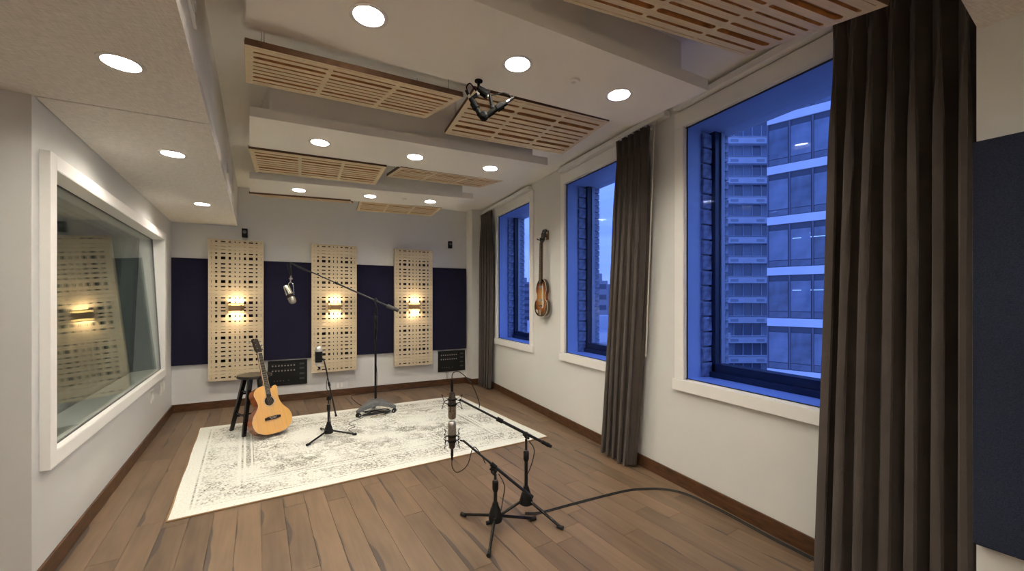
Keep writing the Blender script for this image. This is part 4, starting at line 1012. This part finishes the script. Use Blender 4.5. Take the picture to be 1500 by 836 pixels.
obj('base', bm, GREYM, sA, bevel=.006)
for wv in wh:
    d = (wv-Vector((cA.x, cA.y, RZ))).normalized(); sd = Vector((-d.y, d.x, 0)); c_ = wv+UP*.027
    bm = B(); box(bm, -.014, .014, -.016, .016, .03, .062, Matrix.Translation(wv)); cs = obj('caster', bm, BLACKP, sA)
    for sg in (-1, 1): 
        bm = B(); rod(bm, c_+sd*sg*.010, c_+sd*sg*.022, .026, seg=18); obj('wheel', bm, BLACK, cs)
    bm = B(); rod(bm, c_-sd*.024, c_+sd*.024, .007); obj('axle', bm, CHROME, cs)
bm = B(); rod(bm, (cA.x, cA.y, .18), (cA.x, cA.y, 1.19), .0135); obj('pole', bm, BLACKM, sA, smooth=True)
bm = B(); rod(bm, (cA.x, cA.y, 1.15), (cA.x, cA.y, 1.42), .0095); obj('inner_pole', bm, BLACKM, sA, smooth=True)
bm = B(); lathe(bm, [(.016, 1.15), (.023, 1.165), (.023, 1.205), (.015, 1.22)], (cA.x, cA.y, 0)); rod(bm, (cA.x, cA.y, 1.05), (cA.x, cA.y, 1.06), .016); obj('clutch', bm, BLACKP, sA, smooth=True)
boom(sA, (.787, 5.130, 1.309), (cA.x, cA.y, 1.425), (-.394, 5.688, 1.889), .010, (.026, .15, mat('weight_grey', (.06, .06, .06), .4, metal=.5)))
bm = B(); tube(bm, [Vector((-.39, 5.685, 1.885)), Vector((-.25, 5.62, 1.80)), Vector((-.05, 5.52, 1.72)), Vector((.2, 5.41, 1.60)), Vector((.45, 5.29, 1.475)), Vector((.585, 5.215, 1.36)), Vector((.60, 5.215, 1.1)), Vector((.575, 5.21, .8)), Vector((.60, 5.215, .45)), Vector((.59, 5.2, .2))], .0028); obj('cable', bm, CABLE, sA)
# hanging vocal microphone
t = thing('studio_microphone', 'silver microphone hanging in a yoke from the end of the tall boom', 'microphone', (-.39, 5.68, 1.38))
def ptA(x, y): return px(x, y, 4.97)
bm = B(); rod(bm, ptA(424.5, 384), ptA(426, 404), .013, .010); rod(bm, ptA(420, 386), ptA(423, 400), .004); obj('hanger', bm, BLACKP, t, smooth=True)
bm = B(); rod(bm, ptA(426, 403), ptA(425.5, 414), .010, .008); rod(bm, ptA(424, 408)+FW*.01, ptA(428, 408)-FW*.01, .012); obj('swivel', bm, CHROME, t, smooth=True)
bm = B(); tube(bm, [ptA(421.5, 434), ptA(422, 418), ptA(425.5, 413), ptA(429.5, 418), ptA(430.5, 432)], .0045); obj('yoke', bm, CHROME, t, smooth=True)
a_, b_ = ptA(418.5, 417.5), ptA(430, 444); ax = (b_-a_).normalized(); L_ = (b_-a_).length
bm = B(); lathe(bm, [(.012, 0), (.030, .008), (.036, .025), (.040, .10), (.041, L_*.52)], a_, ax, seg=22); obj('body', bm, CHROME, t, smooth=True)
bm = B(); lathe(bm, [(.042, L_*.52), (.042, L_*.68)], a_, ax, seg=22); obj('band', bm, ROSEW, t, smooth=True, label='dark band')
bm = B(); lathe(bm, [(.040, L_*.68), (.042, L_*.78), (.040, L_*.92), (.028, L_*.99), (.006, L_*1.02)], a_, ax, seg=22); obj('grille', bm, NICKEL, t, smooth=True)

# overhead pair hung from the nearest cloud
t = thing('overhead_microphone_pair', 'pair of slim black microphones on an angled bracket hung from the nearest cloud', 'microphone', (.80, 2.02, 2.40))
def ptR(x, y, d=2.15): return px(x, y, d)
bm = B(); rod(bm, ptR(701, 128), (.765, 2.05, LZ), .007); lathe(bm, [(.022, 0), (.022, -.006)], (.765, 2.05, LZ), seg=16); obj('ceiling_mount', bm, MATTE, t)
bm = B()
rod(bm, ptR(700, 129), ptR(716, 138), .016, .018); rod(bm, ptR(702, 132), ptR(714, 140), .020); rod(bm, ptR(700, 137), ptR(692, 144), .010)
obj('clamp', bm, MATTE, t)
bm = B(); rod(bm, ptR(717, 139), ptR(722, 160), .009, .011); rod(bm, ptR(719, 157), ptR(728, 161), .012); obj('bracket', bm, MATTE, t)
for k, (p0, p1, p2) in enumerate((((689.5, 144), (702, 166), (706, 171)), ((742, 150), (722, 163), (711, 171)))):
    A_, Bq, Cq = ptR(*p0), ptR(*p1), ptR(*p2); d = (Cq-A_).normalized()
    bm = B(); rod(bm, A_, Bq, .0135); ba = obj('capsule_body', bm, MATTE, t, smooth=True)
    bm = B(); rod(bm, Bq, Cq+d*.010, .017, .014); obj('capsule', bm, MATTE, ba, smooth=True)
    bm = B(); rod(bm, A_-d*.022, A_, .0085, .011); obj('connector', bm, CHROME, ba, smooth=True)
    bm = B(); rod(bm, A_-d*.050, A_-d*.020, .006, .009); obj('plug', bm, MATTE, ba, smooth=True)
    bm = B(); m_ = (A_+Bq)/2; rod(bm, m_-d*.018, m_+d*.018, .020); obj('clip', bm, MATTE, ba)
bm = B(); lathe(bm, [(.012, -.022), (.024, -.012), (.024, .012), (.012, .022)], ptR(708.5, 170), FW, seg=14); obj('joint', bm, MATTE, t)
bm = B(); tube(bm, [ptR(686, 136), ptR(683.5, 129), ptR(685, 124), ptR(689, 122.5), ptR(694, 128), ptR(699, 135), ptR(706, 139)], .0036); obj('cable', bm, MATTE, t, smooth=True)
bm = B(); tube(bm, [ptR(746, 147), ptR(748.5, 142), ptR(744, 137), ptR(736, 136), ptR(728, 138), ptR(716, 140)], .003); obj('cable', bm, MATTE, t, smooth=True)
bm = B(); rod(bm, ptR(699, 134), ptR(702, 139), .012); rod(bm, ptR(714, 140), ptR(718, 141), .008); obj('cable_tie', bm, WHITEP, t, label='white tape band')

# ------------------------------------------------------------------ cables on the floor
def cable(label, pts, r=.0045, name='floor_cable'):
    bm = B(); tube(bm, [Vector((p[0], p[1], (p[2] if len(p) > 2 else r+.0005))) for p in pts], r, n=10)
    return tag(obj(name, bm, CABLE, smooth=True), label, 'cable')
base_pts = [(1.21, 2.36), (1.27, 2.33), (1.35, 2.32), (1.55, 2.325), (1.74, 2.325), (2.04, 2.315), (2.20, 2.27), (2.32, 2.20), (2.395, 2.08), (2.415, 1.9), (2.42, 1.76), (2.415, 1.52), (2.42, 1.37), (2.425, 1.22), (2.42, .95)]
cable('black cable running from the low stands across the floor to the window wall', base_pts)
cable('second thinner black cable lying beside the first along the window-wall baseboard', [(x-.010, y-.014) if y > 2.2 else (x-.016, y-.004) for x, y in base_pts], .0035)
cable('thin black cable on the floor from the rolling stand base to the back wall', [(.45, 5.68), (.41, 5.85), (.36, 6.15), (.37, 6.33), (.50, 6.38), (.8, 6.42), (1.25, 6.44), (1.78, 6.46)], .005)
cable('thin black cable squiggling on the rug between the slim stand and the rolling base', [(.30, 4.46, RZ+.003), (.27, 4.55, RZ+.003), (.24, 4.66, RZ+.003), (.31, 4.75, RZ+.003), (.25, 4.86, RZ+.003), (.30, 4.96, RZ+.003), (.42, 5.06, RZ+.003)], .003)
rr = random.Random(9); pts = []
for k in range(46):
    a = k*.62; r_ = .085+.035*math.sin(k*1.7); pts.append(Vector((.58+1.5*r_*math.cos(a), 5.12+.62*r_*math.sin(a), RZ+.006+.0010*k)))
bm = B(); tube(bm, pts, .0045, n=3, seg=6); tag(obj('coiled_cable', bm, CABLE, smooth=True), 'coil of black cable lying on the rug under the rolling stand base', 'cable')
bm = B(); tube(bm, [Vector((.50, 5.02, RZ+.004)), Vector((.56, 5.00, RZ+.02)), Vector((.62, 5.01, RZ+.03)), Vector((.68, 5.03, RZ+.004))], .004); tag(obj('cable_tail', bm, mat('tan_cable', (.35, .24, .12), .6), smooth=True), 'short tan cable tail on the rug under the rolling stand base', 'cable')

# ------------------------------------------------------------------ the city outside
bm = B(); box(bm, 12, 1500, -600, 1500, -40.5, -40); g = obj('ground', bm, mat('city_ground', (.10, .11, .13), .9, noise=(.05, .4)), kind='structure')
BAND = mat('tower_band', (.72, .72, .74), .7, noise=(.6, .08)); TBODY = mat('tower_body', (.20, .19, .22), .8); TPANE = mat('tower_glass', (.13, .15, .20), .12, spec=.8)
TPANE2 = mat('tower_glass_curtained', (.30, .33, .38), .4); MUL = mat('tower_mullion', (.45, .46, .50), .6)
# apartment tower with balcony bands
A0 = Vector((55.306, 42.464, 0)); n2 = -FW; TM = Matrix(((RT.x, FW.x, 0, A0.x), (RT.y, FW.y, 0, A0.y), (0, 0, 1, 0), (0, 0, 0, 1)))
tw = thing('apartment_tower', 'pale banded apartment tower seen through the nearest window', 'building', (A0.x, A0.y, -40))
bm = B(); box(bm, -6, 16, 0, 14, -40, 60, TM); obj('tower_wall', bm, TBODY, tw)
def shared(name, fn):
    bm = B(); fn(bm); bmesh.ops.recalc_face_normals(bm, faces=bm.faces); me = bpy.data.meshes.new(name); bm.to_mesh(me); bm.free(); return me
rotT = TM.to_euler()
band_me = shared('balcony', lambda b: (box(b, 0, 7.6, -1.0, 0, 0, .95), box(b, 0, 7.6, -1.06, 0, 1.02, 1.10))); band_me.materials.append(BAND)
vent_me = shared('grille', lambda b: box(b, 0, 1.2, -1.02, -1.0, .28, .7)); vent_me.materials.append(MUL)
pane_me = {}
for m in (TPANE, TPANE2):
    for w_ in (1.25,): 
        q = shared('pane', lambda b: box(b, 0, w_, -.06, 0, 0, 2.02)); q.materials.append(m); pane_me[m.name] = q
mul_me = shared('mullion', lambda b: box(b, 0, .14, -.16, 0, 0, 2.02)); mul_me.materials.append(MUL)
def putT(name, me, x, y, z, parent=tw):
    o = bpy.data.objects.new(name, me); C.objects.link(o); o.parent = parent; o.location = (TM @ Vector((x, y, z)))-ORG[tw.name]; o.rotation_euler = rotT; return o
rr = random.Random(4)
for k in range(-7, 9):
    zc = 1.42-(439-439)*.1063+k*3.06; putT('balcony', band_me, .95, 0, zc-.5)
    putT('vent_grille', vent_me, 1.6, 0, zc-.55); putT('vent_grille', vent_me, 5.6, 0, zc-.55)
    for i in range(5):
        x = 1.1+i*1.42; putT('pane', pane_me[(TPANE2 if rr.random() < .45 else TPANE).name], x+.16, 0, zc+.60); putT('mullion', mul_me, x, 0, zc+.58)
# glass office block
P0 = Vector((28.896, 18.103, 0)); Df = Vector((.3777, -.92593, 0)); Nf = Vector((.92593, .3777, 0))
OM = Matrix(((Df.x, Nf.x, 0, P0.x), (Df.y, Nf.y, 0, P0.y), (0, 0, 1, 0), (0, 0, 0, 1)))
ob_ = thing('glass_office_block', 'blue glass office block with pale floor bands filling the right of the nearest window', 'building', (P0.x, P0.y, -40))
bm = B(); box(bm, 0, 26, 0, 16, -40, 40, OM); obj('block_wall', bm, mat('block_body', (.085, .09, .11), .6), ob_)
rotO = OM.to_euler()
fb_me = shared('floor_band', lambda b: box(b, 0, 5.98, -.12, 0, 0, .56)); fb_me.materials.append(BAND)
OP = mat('office_glass', (.17, .20, .26), .06, spec=1.0, noise=(.8, .35)); OP2 = mat('office_glass_dark', (.10, .12, .16), .08, spec=1.0, noise=(1.2, .5))
pn = []
for m in (OP, OP2):
    q = shared('pane', lambda b: (box(b, 0, 1.14, -.05, 0, 0, 2.1))); q.materials.append(m); pn.append(q)
lo = shared('pane', lambda b: box(b, 0, 1.14, -.05, 0, 0, .42)); lo.materials.append(OP2)
mu = shared('mullion', lambda b: box(b, 0, .09, -.09, 0, 0, 3.0)); mu.materials.append(mat('office_mullion', (.14, .14, .18), .5))
def putO(name, me, x, y, z):
    o = bpy.data.objects.new(name, me); C.objects.link(o); o.parent = ob_; o.location = (OM @ Vector((x, y, z)))-ORG[ob_.name]; o.rotation_euler = rotO; return o
ceil_lamp = emission('office_lamp', (.85, .95, 1.0), 2.2)
lm = shared('ceiling_lamp', lambda b: box(b, 0, .5, -.07, -.055, 0, .05)); lm.materials.append(ceil_lamp)
for k in range(-5, 5):
    zb_ = 1.42+.02+k*3.6   # underside reference of band row
    z = zb_+ (439-402)/583*28.7 - .1
    for j in range(3): putO('floor_band', fb_me, j*6.0, 0, z-3.6+.0)
    for j in range(9):
        x = .10+j*1.30; putO('pane', pn[(j+k) % 3 == 0], x, 0, z-3.6+.56+.50); putO('pane', lo, x, 0, z-3.6+.60)
        putO('mullion', mu, x-.11, 0, z-3.6+.57)
    if k in (0, 1):
        for x in (1.5, 3.4, 3.0, 2.5): putO('ceiling_lamp', lm, x, 0, z-3.6+2.5)
# distant skyline beyond the far windows
SKY = [(752, 230, 411, 7, (.34, .33, .36)), (770, 260, 413, 7, (.30, .30, .34)), (788, 240, 408, 6, (.36, .34, .36)), (860, 200, 414, 6, (.34, .32, .34)), (881, 160, 411, 5, (.42, .40, .42)), (899, 190, 416, 5, (.30, .30, .33)), (918, 210, 405, 6, (.36, .35, .38))]
names = ['low pale block on the skyline at the left edge of the farthest window', 'grey block on the skyline behind the middle of the farthest window', 'taller grey block on the skyline right of the farthest window', 'brown-grey block on the skyline at the left of the middle window', 'slim pale tower on the skyline in the middle window', 'low grey block on the skyline right of the slim tower', 'tall grey block on the skyline hidden beside the middle curtain']
sm = mat('skyline_pane', (.10, .12, .16), .2)
for (x, d, yt, wd, col), lab in zip(SKY, names):
    c_ = px(x, 439, d); top = 1.42+(439-yt)/583*d
    t = thing('distant_building', lab, 'building', (c_.x, c_.y, -40), 'skyline buildings')
    M = Matrix(((RT.x, FW.x, 0, c_.x), (RT.y, FW.y, 0, c_.y), (0, 0, 1, 0), (0, 0, 0, 1)))
    bm = B(); box(bm, -wd/2, wd/2, 0, wd, -40, top, M); box(bm, -wd/5, wd/8, wd*.3, wd*.6, top, top+3, M); obj('block_wall', bm, mat('skyline_wall', col, .8), t)
    for r_ in range(7):
        bm = B(); box(bm, -wd/2+.6, wd/2-.6, -.3, 0, top-3.2-r_*4.2, top-1.4-r_*4.2, M); obj('window_row', bm, sm, t)
t = thing('low_rooftop', 'flat pale rooftop below the middle window view', 'building', (38, 24, -40))
c_ = px(905, 480, 44); M = Matrix(((RT.x, FW.x, 0, c_.x), (RT.y, FW.y, 0, c_.y), (0, 0, 1, 0), (0, 0, 0, 1)))
ORG[t.name] = Vector((c_.x, c_.y, -40)); t.location = ORG[t.name]
bm = B(); box(bm, -9, 9, -6, 26, -40, -2.2, M); obj('block_wall', bm, mat('roof_pale', (.55, .55, .58), .8), t)
bm = B(); box(bm, -9, 9, -6.3, -6, -2.6, -1.7, M); box(bm, -3, 1, 6, 9, -2.2, -.6, M); obj('parapet', bm, BAND, t)
